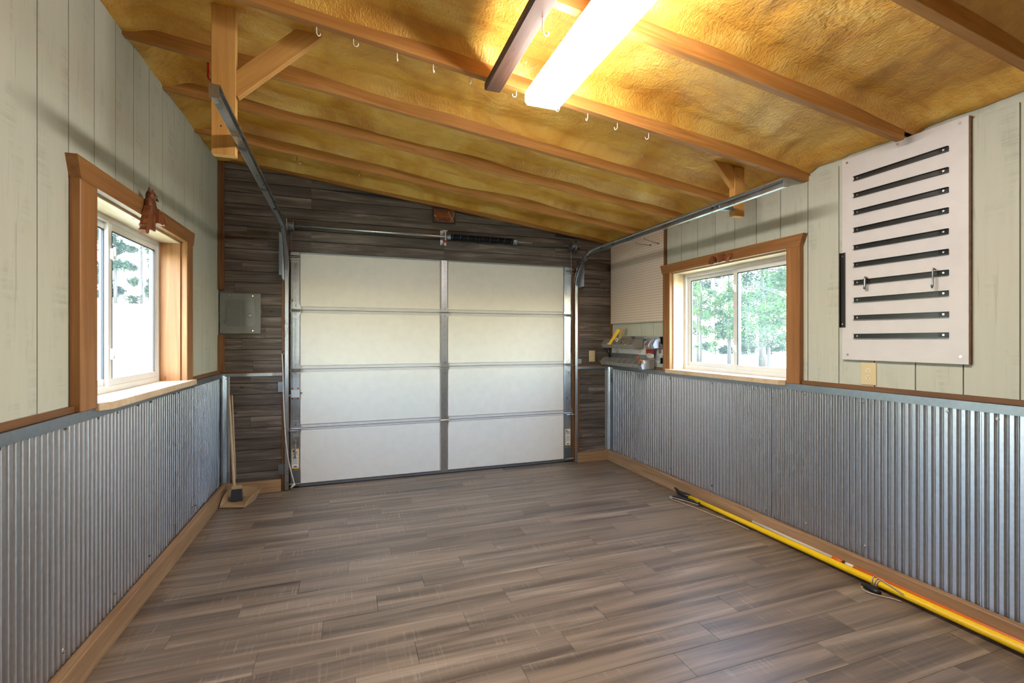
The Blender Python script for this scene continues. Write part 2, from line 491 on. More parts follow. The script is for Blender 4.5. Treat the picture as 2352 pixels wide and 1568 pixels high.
struct(wl, 'left wall of sage painted grooved siding above corrugated metal wainscot', 'wall')
wr = wall_side('wall_right', XR, -1, RW, 1.208, 0.2017, 2.388)
struct(wr, 'right wall of sage painted grooved siding above corrugated metal wainscot', 'wall')
# the last wide siding panel edge by the white board stands a little proud
# ---- corrugated wainscot sheets
CP = 0.0345
def corrugated(wall, x, sgn, seams, screws):
    for i in range(len(seams) - 1):
        ya, yb = seams[i], seams[i + 1]
        lap = 0.0 if i == 0 else 0.02
        n = max(8, int((yb - ya + lap) / CP * 16))
        vs, fs = [], []
        for j in range(n + 1):
            y = ya - lap + (yb - ya + lap) * j / n
            c = 1 - 2 * max(0.0, math.cos(2 * math.pi * y / CP)) ** 1.7
            xx = x + sgn * (0.020 + 0.0046 * c + (0.0018 if i % 2 else 0.0) + 0.0012 * noise.noise(Vector((y * 2.1, x, 0))))
            vs += [(xx, y, 0.105), (xx, y, 1.03)]
        fs = [(2 * j, 2 * j + 2, 2 * j + 3, 2 * j + 1) for j in range(n)]
        sh = MB().add(vs, fs).build('corrugated_sheet', M['corr'], wall, smooth=True)
        for p in screws:
            if ya <= p.y < yb:
                b = MB().tube([(x + sgn * 0.018, p.y, p.z), (x + sgn * 0.027, p.y, p.z)], 0.0075, 8)
                b.tube([(x + sgn * 0.027, p.y, p.z), (x + sgn * 0.032, p.y, p.z)], 0.0042, 6)
                b.build('screw', M['chrome'], sh)
z5 = lambda a, b: (a / 2.183, 850 + b / 2.183)
ls = [L(*z5(a, b), 0.03) for a, b in ((335, 295), (497, 240), (593, 213), (697, 175), (763, 158), (875, 118), (900, 112), (970, 85), (5, 395), (325, 1410), (580, 1118), (752, 930), (880, 770), (970, 682), (985, 676))]
corrugated(wl, XL, 1, [YR, -0.4, 0.7, 1.75, L(338, 1000, .03).y, L(407, 1000, .03).y, L(447, 1000, .03).y, YB - 0.01], ls)
z7 = lambda a, b: (1380 + a / 3.794, 830 + b / 3.794)
z4 = lambda a, b: (1500 + a / 2.76, 1080 + b / 2.76)
rs = [Rr(*z7(a, b), 0.03) for a, b in ((222, 97), (407, 122), (600, 148), (965, 188), (1330, 235), (1767, 288), (2282, 352), (605, 935), (965, 1078), (410, 858))]
rs += [Rr(*z4(a, b), 0.03) for a, b in ((370, 97), (713, 252), (962, 338), (1335, 480))] + [Rr(2175, 945, .03), Rr(2290, 962, .03)]
corrugated(wr, XR, -1, [YR, -0.3, 0.7, 1.35, Rr(2090, 1000, .03).y, Rr(1766, 1000, .03).y, Rr(1640, 1000, .03).y, Rr(1537, 1000, .03).y, Rr(1487, 1000, .03).y, YB - 0.01], rs)

# ---- rear wall behind the camera
wrear = MB().box(XL - TH, XR + TH, YR - TH, YR, -0.1, 3.2).build('wall_rear', M['siding'])
struct(wrear, 'plain sage painted wall closing the room behind the camera', 'wall')

# ---- back wall: slab with door opening, grey horizontal boards
mb = MB()
mb.box(XL - TH, DOORX[0], YB + 0.014, YB + TH, -0.1, 3.2); mb.box(DOORX[1], XR + TH, YB + 0.014, YB + TH, -0.1, 3.2)
mb.box(DOORX[0], DOORX[1], YB + 0.014, YB + TH, DOORZ, 3.2)
wb = struct(mb.build('wall_back', M['gasket']), 'back wall clad in grey-brown horizontal wood boards around the garage door', 'wall')
PP = 0.0973
s1, s2, s3 = B(715, 500).x, B(1020, 500).x, B(1275, 560).x
def plank_run(xa, xb, z0, zlim, cuts):
    k = 0
    z = z0
    while z < zlim(xa):
        za, zb = max(z, 0.0), z + PP
        xs = [xa] + [c for c in cuts(k) if xa < c < xb] + [xb]
        for i in range(len(xs) - 1):
            a, b = xs[i] + 0.0007, xs[i + 1] - 0.0007
            ta, tb = zlim(a), zlim(b)
            zt0, zt1 = min(zb - 0.0034, ta), min(zb - 0.0034, tb)
            if zt0 - za < 0.01: continue
            zt1 = max(zt1, za + 0.004)
            dy = random.uniform(0, 0.0025)
            m = MB()
            poly = [(a, YB + dy, za + 0.0016), (b, YB + dy, za + 0.0016), (b, YB + dy, zt1), (a, YB + dy, zt0)]
            m.prism(poly, (0, 0.014, 0)); m.build('wall_plank', M['barn'], wb)
        z += PP; k += 1
zl = lambda x: zr(x) + 0.06
ph = 0.0843 - PP
rnd = random.Random(5)
JL = B(648, 800).x
plank_run(XL, JL, ph, lambda x: min(zl(x), 2.157), lambda k: [XL + rnd.uniform(0.12, 0.38)] if rnd.random() < 0.45 else [])
RJ = DOORX[1]
plank_run(RJ, XR, 0.0636 - PP, lambda x: min(zl(x), 2.157), lambda k: [RJ + rnd.uniform(0.08, 0.32)] if rnd.random() < 0.3 else [])
k22 = int((2.157 - ph) / PP)
plank_run(XL, XR, ph + PP * (k22 + 0), zl, lambda k: [s1, s2, s3] + ([XL + rnd.uniform(0.2, 0.5)] if rnd.random() < 0.5 else []))

# ---- ceiling: roof deck, foam between rafters, rafters
deck = MB()
def slab(mb, z_off0, z_off1):
    v = [(XL - 0.4, YR - 0.4, zr(XL - 0.4) + z_off0), (XR + 0.4, YR - 0.4, zr(XR + 0.4) + z_off0), (XR + 0.4, YB + 0.4, zr(XR + 0.4) + z_off0), (XL - 0.4, YB + 0.4, zr(XL - 0.4) + z_off0)]
    mb.prism(v, (0, 0, z_off1 - z_off0))
slab(deck, 0.22, 0.27)
ce = struct(deck.build('ceiling', M['foam']), 'sloping ceiling of golden spray foam between wooden rafters', 'ceiling')
ry = [4.6, 3.968, 3.36, 2.834, 2.248, 1.646, 1.075, 0.475, -0.125, -0.725, -1.325, -1.56]       # far face of each rafter
for y in ry:
    if y - 0.04 < YR: continue
    yc = y - 0.019
    if y > 4.5: continue
    a = Vector((XL - 0.12, yc, zr(XL - 0.12) + 0.07)); xe = XR - 0.085 if abs(y - 1.646) < 0.01 else XR + 0.05          # this one stops short behind the white rail board
    b = Vector((xe, yc, zr(xe) + 0.07))
    beam('rafter', a, b, 0.038, 0.14, M['rafter'], ce)
# the timber along the top of the back wall
a = Vector((XL - 0.1, YB - 0.019, zr(XL - 0.1) + 0.105)); b = Vector((XR + 0.05, YB - 0.019, zr(XR + 0.05) + 0.105))
beam('rafter', a, b, 0.038, 0.135, M['rafter'], ce)
def foam_bay(ya, yb, seed):
    nx, ny = 168, 26
    vs, fs = [], []
    ph0 = random.uniform(-1, 1)
    for j in range(ny + 1):
        t = j / ny; y = ya + (yb - ya) * t
        for i in range(nx + 1):
            s_ = i / nx; x = XL - 0.005 + (XR - XL + 0.01) * s_
            d0, d1 = (y - ya), (yb - y)
            w0 = 0.075 + 0.045 * noise.noise(Vector((x * 1.3, seed * 3.7, 1.0)))
            w1 = 0.06 + 0.03 * noise.noise(Vector((x * 1.1, seed * 2.3, 5.0)))
            sm = lambda q: q * q * (3 - 2 * q)
            f = min(sm(min(1, max(0, d0 / w0))), sm(min(1, max(0, d1 / w1))))
            base0 = 0.062 + 0.026 * noise.noise(Vector((x * 1.7, seed * 1.3 + (0 if d0 < d1 else 4.0), 2.0)))
            top = 0.125 + 0.022 * noise.noise(Vector((x * 1.6, y * 1.6, seed)))
            z = base0 + (top - base0) * f
            # foam rolls down against both side walls
            e = min(1, max(0, (XR - x) / 0.16)); z = z * (0.35 + 0.65 * sm(e)) + (1 - sm(e)) * 0.028
            e = min(1, max(0, (x - XL) / 0.16)); z = z * sm(e) + (1 - sm(e)) * 0.016
            lump = noise.fractal(Vector((x * 5.5 + y * 2.2, y * 4.0 - x * 1.2, seed * 1.7)), 0.8, 2.0, 4)
            z += 0.0075 * lump * (0.25 + 0.75 * f)
            z += 0.007 * f * noise.noise(Vector((x * 9 - y * 5, (x + y) * 2.4, seed)))
            vs.append((x, y, zr(x) + z))
    W = nx + 1
    fs = [(j * W + i, j * W + i + 1, (j + 1) * W + i + 1, (j + 1) * W + i) for j in range(ny) for i in range(nx)]
    MB().add(vs, fs).build('foam_infill', M['foam'], ce, smooth=True)
for k in range(len(ry) - 1):
    yb, ya = ry[k] - 0.038, ry[k + 1]
    foam_bay(ya - 0.004, yb + 0.004, k + 1)

# ---- baseboards
for nm, x0, x1, lb in (('baseboard_left', XL + 0.034, XL + 0.072, 'pine board along the foot of the left corrugated wainscot'), ('baseboard_right', XR - 0.076, XR - 0.036, 'pine board along the foot of the right corrugated wainscot')):
    xc = (x0 + x1) / 2
    o = beam(nm, (xc, YR, 0.056), (xc, YB - 0.02, 0.056), x1 - x0, 0.112, M['base'], side=Vector((1, 0, 0)), bevel=0.003)
    struct(o, lb, 'baseboard')
    # ledger that closes the gap behind the corrugation
    x2 = XL + 0.017 if x0 < 0 else XR - 0.018
    beam('ledger', (x2, YR, 0.05), (x2, YB - 0.02, 0.05), 0.034, 0.098, M['base'], o, side=Vector((1, 0, 0)))
o = beam('baseboard_back', (XL + 0.05, YB - 0.019, 0.052), (JL - 0.005, YB - 0.019, 0.052), 0.038, 0.104, M['base'], bevel=0.003)
struct(o, 'pine board along the foot of the back wall beside the broom', 'baseboard')
o = beam('baseboard_back', (RJ - 0.04, YB - 0.019, 0.052), (XR - 0.06, YB - 0.019, 0.052), 0.038, 0.104, M['base'], bevel=0.003)
struct(o, 'short pine board along the foot of the back wall right of the garage door', 'baseboard')

# ---- trims
TN = [0]
def trim(o, label):
    TN[0] += 1; o.name = 'trim_%d' % TN[0]; o.data.name = o.name
    return struct(o, label, 'trim')
def galv_cap(x, sgn, ya, yb):
    fx = x + sgn * 0.030
    return MB().box(min(x + sgn * 0.004, fx), max(x + sgn * 0.004, fx), ya, yb, 1.008, 1.05).build('trim', M['galvdull'])
trim(galv_cap(XL, 1, YR, YB - 0.005), 'galvanised cap strip along the left corrugated wainscot')
trim(galv_cap(XR, -1, YR, YB - 0.005), 'galvanised cap strip along the right corrugated wainscot')
def strip(x, sgn, ya, yb, lb):
    o = beam('trim', (x + sgn * 0.009, ya, 1.064), (x + sgn * 0.009, yb, 1.064), 0.02, 0.026, M['stained'], side=Vector((1, 0, 0)))
    trim(o, lb)
strip(XL, 1, YR, 2.335, 'stained wood strip on the left wainscot cap before the window')
strip(XL, 1, 3.775, YB, 'stained wood strip on the left wainscot cap beyond the window')
strip(XR, -1, YR, 2.245, 'stained wood strip under the white rail board and outlet')
strip(XR, -1, 3.64, YB, 'stained wood strip under the grey parts bins')
for xa, xb, za, lb in ((XL + 0.03, JL, 1.02, 'broom and breaker panel'), (RJ - 0.04, XR - 0.03, 1.015, 'outlet beside the garage door')):
    o = MB().box(xa, xb, YB - 0.014, YB + 0.001, za, za + 0.026).build('trim', M['galv'])
    trim(o, 'thin galvanised strip across the back wall below the ' + lb.replace('broom and ', ''))
    o = beam('trim', (xa, YB - 0.006, za + 0.036), (xb, YB - 0.006, za + 0.036), 0.014, 0.018, M['stained'])
    trim(o, 'thin stained wood strip across the back wall below the ' + lb.replace('broom and ', ''))
# corner pieces
p1, p2 = B(560, 668).z, B(560, 768).z
for z0, z1, lb in ((p1 + 0.004, 2.92, 'stained wood corner strip above the breaker panel'), (1.055, p2 - 0.004, 'short stained wood corner strip below the breaker panel')):
    trim(beam('trim', (XL + 0.024, YB - 0.018, z0), (XL + 0.024, YB - 0.018, z1), 0.044, 0.036, M['stained'], side=Vector((1, 0, 0))), lb)
trim(beam('trim', (XR - 0.009, YB - 0.012, 1.07), (XR - 0.009, YB - 0.012, zr(XR) + 0.03), 0.018, 0.024, M['stained'], side=Vector((1, 0, 0))), 'stained wood corner strip behind the pegboard')
for x, sgn, lb in ((XL, 1, 'left of the broom'), (XR, -1, 'by the baseboards under the parts bins')):
    m = MB()
    prof = [(0.030, 4.53), (0.034, 4.545), (0.030, 4.555), (0.036, 4.572), (0.05, 4.586), (0.062, 4.5945), (0.074, 4.592), (0.086, 4.5965)]
    m.sweep([(x, 0, 0.10), (x, 0, 1.03)], [(Vector((sgn, 0, 0)), Vector((0, 1, 0)))] * 2, prof)
    o = m.build('trim', M['galv'], smooth=False); trim(o, 'folded galvanised corner trim ' + lb)
    for z in (0.2, 1.0):
        adopt(o, MB().tube([(x + sgn * 0.07, 4.594, z), (x + sgn * 0.07, 4.586, z)], 0.006, 8).build('screw', M['chrome']))

# ---- windows
def window(name, x, sgn, win, zhead, yends, label, stileshift):
    """sgn: +1 room towards +x; casing on the wall face, vinyl slider set back in the reveal"""
    y0, y1, z0, z1 = win
    root = empty(name, (x, (y0 + y1) / 2, z0)); struct(root, label, 'window')
    ins = lambda d: x + sgn * d                                     # d>0 into the room
    # casings
    cw0, cw1 = yends
    beam('side_casing', (ins(0.019), (cw0 + y0) / 2, 1.05), (ins(0.019), (cw0 + y0) / 2, z1 + 0.005), 0.038, y0 - cw0, M['cedar'], root, side=Vector((1, 0, 0)), bevel=0.003)
    beam('side_casing', (ins(0.019), (cw1 + y1) / 2, 1.05), (ins(0.019), (cw1 + y1) / 2, z1 + 0.005), 0.038, cw1 - y1, M['cedar'], root, side=Vector((1, 0, 0)), bevel=0.003)
    e0, e1 = cw0 - 0.004, cw1 + 0.012
    hd = MB()
    hl = e1 - e0 + 0.05; ym = (e0 + e1) / 2
    pts = [(-hl / 2, 0.0, zhead - 0), (hl / 2, 0.0, zhead), (hl / 2 - 0.03, 0.0, z1), (-hl / 2 + 0.03, 0.0, z1)]
    hd.prism([(p[0], -0.004, p[2] - zhead) for p in pts], (0, 0.044, 0))
    o = hd.build('head_casing', M['cedar'])
    X, Y = Vector((0, 1, 0)), Vector((sgn, 0, 0)); Z = Vector((0, 0, 1))
    m = Matrix((X, Y, Z)).transposed().to_4x4(); m.translation = Vector((x, ym, zhead)); o.matrix_basis = m
    adopt(root, o)
    # reveal boards
    dp = 0.115
    xm = ins(-dp / 2 + 0.002)
    beam('jamb_board', (xm, y0 + 0.004, z0), (xm, y0 + 0.004, z1), dp, 0.016, M['cedar'], root, side=Vector((1, 0, 0)))
    beam('jamb_board', (xm, y1 - 0.004, z0), (xm, y1 - 0.004, z1), dp, 0.016, M['cedar' if sgn > 0 else 'sill'], root, side=Vector((1, 0, 0)))  # right window's far jamb: daylight on the cedar painted in as paler wood
    beam('head_board', (xm, y0, z1 - 0.004), (xm, y1, z1 - 0.004), dp, 0.016, M['sill'], root, side=Vector((1, 0, 0)))
    # sill with clipped corners
    si = MB(); fr = 0.072
    q = [(ins(-dp), y0 + 0.002), (ins(-dp), y1 + 0.11), (ins(0.0), y1 + 0.11), (ins(0.0), y1 + 0.11), (ins(fr - 0.03), y1 + 0.11), (ins(fr), y1 + 0.075), (ins(fr), y0 + 0.045), (ins(fr - 0.03), y0 + 0.002)] if sgn > 0 else \
        [(ins(-dp), y0 + 0.002), (ins(-dp), y1 + 0.0), (ins(0.0), y1 + 0.0), (ins(fr - 0.03), y1 + 0.05), (ins(fr), y1 + 0.02), (ins(fr), y0 + 0.03), (ins(fr - 0.03), y0 + 0.002)]
    # keep the part beyond the jambs in front of the wall face
    q2 = []
    for a, b in q: q2.append((a, min(max(b, y0), y1)) if (a - x) * sgn < 0.0 else (a, b))
    seen = []
    for p in q2:
        if not seen or (abs(p[0] - seen[-1][0]) + abs(p[1] - seen[-1][1])) > 1e-5: seen.append(p)
    si.prism([(a, b, z0 - 0.03) for a, b in seen], (0, 0, 0.034))
    part(si, 'sill', M['sill'], root, bevel=0.002)
    # vinyl frame
    xo = ins(-dp - 0.045); fd = 0.045; fx0, fx1 = min(xo, ins(-dp)), max(xo, ins(-dp))
    Y0, Y1, Z0, Z1 = y0 + 0.006, y1 - 0.006, z0 + 0.002, z1 - 0.006
    ft = 0.034
    m = MB(); m.box(fx0, fx1, Y0, Y0 + ft, Z0, Z1); m.box(fx0, fx1, Y1 - ft, Y1, Z0, Z1)
    m.box(fx0, fx1, Y0 + ft, Y1 - ft, Z0, Z0 + ft); m.box(fx0, fx1, Y0 + ft, Y1 - ft, Z1 - ft, Z1)
    part(m, 'window_frame', M['vinyl'], root, bevel=0.002)
    # thin inner step of the frame
    ymid = (Y0 + Y1) / 2 + stileshift
    def sash(ya, yb, d, nm):
        sx0, sx1 = min(ins(-dp - d), ins(-dp - d - 0.02)), max(ins(-dp - d), ins(-dp - d - 0.02))
        s_ = MB(); t = 0.042
        za, zb = Z0 + ft - 0.006, Z1 - ft + 0.006
        s_.box(sx0, sx1, ya, ya + t, za, zb); s_.box(sx0, sx1, yb - t, yb, za, zb)
        s_.box(sx0, sx1, ya + t, yb - t, za, za + t); s_.box(sx0, sx1, ya + t, yb - t, zb - t, zb)
        so = part(s_, 'sash', M['vinyl'], root, bevel=0.002)
        xm_ = (sx0 + sx1) / 2
        g = MB(); gt = 0.006
        a0, a1, b0, b1 = ya + t, yb - t, za + t, zb - t
        e_ = sx1 + 0.0006 if sgn > 0 else sx0 - 0.0006
        for (p, q_, r_, s2) in ((a0, a0 + gt, b0, b1), (a1 - gt, a1, b0, b1), (a0, a1, b1 - gt, b1)):
            g.box(min(xm_, e_), max(xm_, e_), p, q_, r_, s2)
        adopt(so, g.build('gasket', M['gasket']))
        adopt(so, MB().box(xm_ - 0.002, xm_ + 0.002, a0, a1, b0, b1).build('pane', M['glass']))
        return so
    near_in = sgn > 0
    s_far = sash(ymid - 0.02, Y1 - ft + 0.006, 0.004 if near_in else 0.022, 'a')
    s_near = sash(Y0 + ft - 0.006, ymid + 0.022, 0.022 if near_in else 0.004, 'b')
    for zz in (z0 + 0.2, z1 - 0.2):
        m = MB(); xx = ins(-dp - 0.0); m.box(min(xx, xx + sgn * 0.014), max(xx, xx + sgn * 0.014), ymid - 0.012, ymid + 0.016, zz - 0.028, zz + 0.028)
        m.box(min(xx + sgn * 0.01, xx + sgn * 0.022), max(xx + sgn * 0.01, xx + sgn * 0.022), ymid - 0.004, ymid + 0.008, zz - 0.012, zz + 0.036)
        adopt(s_far if near_in else s_near, m.build('latch', M['vinyl'], bevel=0.003))
    return root
window('window_1', XL, 1, LW, 2.075, (2.335, 3.765), 'white sliding window in the left wall with cedar casing', -0.08)
window('window_2', XR, -1, RW, 2.025, (2.246, 3.642), 'white sliding window in the right wall with cedar casing, trees outside', -0.01)

# ================================================================== GARAGE DOOR
DY = 4.64                                         # inner face of the door panels
D = lambda u, v, d=0.0: onY(u, v, DY - d)
dxL, dxR = D(668, 847).x, D(1312, 836).x
zt = 0.5 * (D(690, 573).z + D(1293, 607.3).z)
zj = [0.012, 0.5 * (D(690, 981.8).z + D(1293, 948.8).z), 0.5 * (D(690, 844.9).z + D(1293, 837.8).z), 0.5 * (D(690, 711.7).z + D(1293, 722.8).z), zt]
xs0, xs1 = D(688.5, 847).x, D(1295, 836).x        # inner edges of the end stiles
xc0, xc1 = D(1013, 840).x, D(1027, 840).x         # centre stile
gd = empty('door_1', ((dxL + dxR) / 2, DY, 0)); struct(gd, 'white sectional garage door with galvanised stiles and hinges', 'door')
for i in range(4):
    a, b = zj[i], zj[i + 1]
    sec = part(MB().box(dxL, dxR, DY + 0.006, DY + 0.05, a + 0.0015, b - 0.0015), 'section', M['doorframe'], gd, bevel=0.002)
    lo = a + (0.03 if i else 0.022); hi = b - (0.026 if i < 3 else 0.035)
    # folded rail lips along the section edges
    adopt(sec, MB().box(xs0, xs1, DY - 0.004, DY + 0.008, a + 0.003, a + 0.016).build('rail_lip', M['doorframe']))
    adopt(sec, MB().box(xs0, xs1, DY - 0.004, DY + 0.008, b - 0.014, b - 0.003).build('rail_lip', M['doorframe']))
    adopt(sec, MB().box(xs0 + 0.004, xc0 - 0.012, DY - 0.006, DY + 0.008, lo, hi).build('insulated_panel', M['doorwhite'], bevel=0.004))
    adopt(sec, MB().box(xc1 + 0.006, xs1 - 0.003, DY - 0.006, DY + 0.008, lo, hi).build('insulated_panel', M['doorwhite'], bevel=0.004))
    top = b - (0.004 if i < 3 else 0.012)
    for (p, q) in ((dxL, xs0), (xc0, xc1), (xs1, dxR)):
        st_ = part(MB().box(p, q, DY - 0.012, DY + 0.008, a + 0.004, top), 'stile', M['galv'], gd, bevel=0.0015)
        h = MB(); c = (p + q) / 2
        rr = random.Random(i * 7 + int(p * 100))
        for z in (a + 0.06, a + 0.085, a + 0.11, a + 0.2, a + 0.26, b - 0.22, b - 0.14, b - 0.115, b - 0.09, b - 0.06):
            h.tube([(c + 0.006, DY - 0.0122, z), (c + 0.006, DY - 0.0135, z)], 0.003, 6)
        adopt(st_, h.build('punched_holes', M['gasket']))
# bottom seal and bottom rail
part(MB().box(dxL, dxR, DY - 0.004, DY + 0.05, 0.0, 0.014), 'bottom_seal', M['rubber'], gd)
part(MB().box(xs0, xs1, DY - 0.014, DY + 0.006, 0.012, 0.03), 'bottom_rail', M['galvdull'], gd)
# hinges
def hinge(xa, xb, z, end=0):
    m = MB(); e = 0.012
    lo, hi = xa - e * 0.4, xb + e * 0.4
    y = DY - 0.012
    for s_ in (1, -1):
        m.prism([(lo, y - 0.004, z + s_ * 0.004), (hi + e * 0.6, y - 0.004, z + s_ * 0.004), (hi + e * 0.6, y - 0.004, z + s_ * 0.03), (hi - 0.02, y - 0.004, z + s_ * 0.075), (lo + 0.02, y - 0.004, z + s_ * 0.075), (lo, y - 0.004, z + s_ * 0.03)], (0, 0.004, 0))
    m.tube([(lo - 0.004, y - 0.008, z), (hi + e, y - 0.008, z)], 0.0065, 8)
    o = part(m, 'hinge', M['galv'], gd)
    b = MB()
    for s_ in (1, -1):
        for q in (0.35, 0.65):
            b.tube([((lo + hi) / 2 + 0.006, y - 0.004, z + s_ * (0.02 + 0.035 * q)), ((lo + hi) / 2 + 0.006, y - 0.009, z + s_ * (0.02 + 0.035 * q))], 0.0055, 6)
    adopt(o, b.build('bolts', M['chrome']))
for z in zj[1:4]:
    hinge(dxL, xs0, z); hinge(xc0, xc1, z); hinge(xs1, dxR, z)
TXL, TXR, TY = dxL - 0.028, dxR + 0.028, 4.588     # vertical track centre lines
def roller(x, z, sgn, kind):
    m = MB(); y = TY
    m.tube([(x - sgn * 0.11, y, z), (x + sgn * 0.02, y, z)], 0.0055, 8)
    o = part(m, 'roller', M['chrome'], gd)
    adopt(o, MB().tube([(x - sgn * 0.004, y, z), (x + sgn * 0.012, y, z)], 0.021, 14).build('wheel', M['black']))
for z in [0.05] + [q - 0.012 for q in zj[1:4]] + [zt - 0.075]:
    roller(TXL, z, -1, 0); roller(TXR, z, 1, 0)
# top and bottom corner brackets
for x0_, x1_, sg in ((dxL, xs0, -1), (xs1, dxR, 1)):
    m = MB(); m.box(x0_, x1_, DY - 0.02, DY - 0.008, zt - 0.125, zt - 0.105); m.box(x0_, x1_, DY - 0.02, DY - 0.01, zt - 0.06, zt - 0.002)
    m.box(x0_, x1_, 4.575, DY - 0.01, zt - 0.064, zt - 0.058); m.box(x0_ - 0.004, x1_ + 0.004, DY - 0.028, DY - 0.01, zt - 0.10, zt - 0.085)
    part(m, 'top_bracket', M['galv'], gd)
    m = MB(); m.box(x0_ - 0.002, x1_ + 0.006, DY - 0.018, DY - 0.01, 0.02, 0.16); m.box(x0_, x1_, 4.59, DY - 0.01, 0.035, 0.04)
    part(m, 'bottom_bracket', M['galvdull'], gd)
# side lock on the left stile
q = D(680, 903)
m = MB().box(dxL + 0.004, xs0 + 0.002, DY - 0.034, DY - 0.012, q.z - 0.036, q.z + 0.036)
lk = part(m, 'side_lock', M['lockgrey'], gd, bevel=0.003)
m = MB(); m.box(D(652, 907).x, dxL + 0.01, DY - 0.058, DY - 0.05, q.z - 0.022, q.z - 0.004); m.box(D(652, 907).x - 0.002, D(652, 907).x + 0.018, DY - 0.062, DY - 0.058, q.z - 0.03, q.z + 0.002)
m.box(dxL, dxL + 0.01, DY - 0.056, DY - 0.02, q.z - 0.02, q.z - 0.006)
adopt(lk, m.build('bolt_bar', M['chrome']))
m = MB()
for dx in (0.014, 0.06):
    for dz in (-0.045, 0.045): m.tube([(dxL + dx, DY - 0.012, q.z + dz), (dxL + dx, DY - 0.018, q.z + dz)], 0.007, 8)
adopt(lk, m.build('red_screws', M['redtag']))
adopt(lk, MB().tube([(xs0 + 0.002, DY - 0.022, q.z + 0.005), (xs0 + 0.022, DY - 0.022, q.z + 0.005)], 0.006, 8).build('stub', M['chrome']))
# lift handle on the left stile
hz0, hz1 = D(680, 1050).z, D(680, 1018).z
m = MB(); hx = (dxL + xs0) / 2 + 0.004
m.tube([(hx, DY - 0.014, hz1 + 0.012), (hx, DY - 0.04, hz1), (hx, DY - 0.045, (hz0 + hz1) / 2), (hx, DY - 0.04, hz0 + 0.01), (hx, DY - 0.014, hz0)], 0.007, 8)
m.tube([(hx - 0.02, DY - 0.02, hz1 + 0.03), (hx, DY - 0.022, hz1 + 0.016), (hx + 0.02, DY - 0.02, hz1 + 0.03)], 0.005, 6)
part(m, 'lift_handle', M['chrome'], gd)
# warning labels
def text(body, size, loc, rot, mat, parent, name='lettering', ext=0.0004, align='LEFT'):
    cu = bpy.data.curves.new(name, 'FONT'); cu.body = body; cu.size = size; cu.extrude = ext; cu.align_x = align; cu.align_y = 'CENTER'
    o = bpy.data.objects.new(name, cu); COL.objects.link(o)
    dg = bpy.context.evaluated_depsgraph_get(); me = bpy.data.meshes.new_from_object(o.evaluated_get(dg))
    bpy.data.objects.remove(o); me.materials.append(mat) if not me.materials else None
    me.materials.clear(); me.materials.append(mat); me.name = name
    o = bpy.data.objects.new(name, me); COL.objects.link(o); o.location = loc; o.rotation_euler = rot
    return adopt(parent, o)
def label(xa, xb, za, zb):
    y = DY - 0.0135
    o = part(MB().box(xa, xb, y, y + 0.001, za, zb), 'warning_label', M['labelyellow'], gd, label='white warning label with yellow border')
    h = zb - za
    adopt(o, MB().box(xa + 0.005, xb - 0.005, y - 0.0006, y, za + 0.008, za + h * 0.64).build('label_field', M['labelwhite']))
    adopt(o, MB().box(xa + 0.005, xb - 0.005, y - 0.0006, y, za + h * 0.665, zb - 0.006).build('label_field', M['labelwhite']))
    m = MB()
    for i in range(9): m.box(xa + 0.010, xb - 0.010 - 0.006 * (i % 3), y - 0.0009, y - 0.0006, za + h * (0.24 + 0.042 * i), za + h * (0.24 + 0.042 * i) + 0.0022)
    for i in range(4): m.box(xa + 0.010, xb - 0.010 - 0.004 * (i % 2), y - 0.0009, y - 0.0006, za + h * (0.70 + 0.045 * i), za + h * (0.70 + 0.045 * i) + 0.004)
    m.box(xa + 0.010, xa + 0.026, y - 0.0009, y - 0.0006, zb - 0.03, zb - 0.014)
    cx_, cz_ = (xa + xb) / 2, za + h * 0.10
    m.add([(cx_ + 0.016 * math.cos(t * 0.5236), y - 0.0009, cz_ + 0.006 * math.sin(t * 0.5236)) for t in range(12)], [tuple(range(12))])
    adopt(o, m.build('label_print', M['ink']))
label(dxL + 0.006, xs0 - 0.004, D(679, 1075).z, D(679, 1029).z)
label(xs1 + 0.01, dxR - 0.012, D(1301, 1022).z, D(1301, 984).z)

# wood jambs beside the door
for xa, xb, y0_, zt_, lb in ((JL - 0.002, D(664, 800).x + 0.003, YB - 0.012, B(650, 545).z, 'stained wood jamb board left of the garage door'), (dxR + 0.004, RJ + 0.002, YB - 0.004, 2.17, 'stained wood jamb board right of the garage door')):
    xc_ = (xa + xb) / 2
    o = beam('trim', (xc_, y0_ + 0.03, 0.0), (xc_, y0_ + 0.03, zt_), xb - xa, 0.06, M['stained'], side=Vector((1, 0, 0)))
    trim(o, lb)
o = MB().box(DOORX[0], DOORX[1], YB + 0.095, YB + TH - 0.01, -0.01, DOORZ).build('trim', M['doorframe']); trim(o, 'outer weather stop panel behind the garage door')
o = beam('trim', (DOORX[0], DY + 0.008, zt + 0.018), (DOORX[1], DY + 0.008, zt + 0.018), 0.03, 0.03, M['stained']); trim(o, 'dark wood header edge above the garage door')

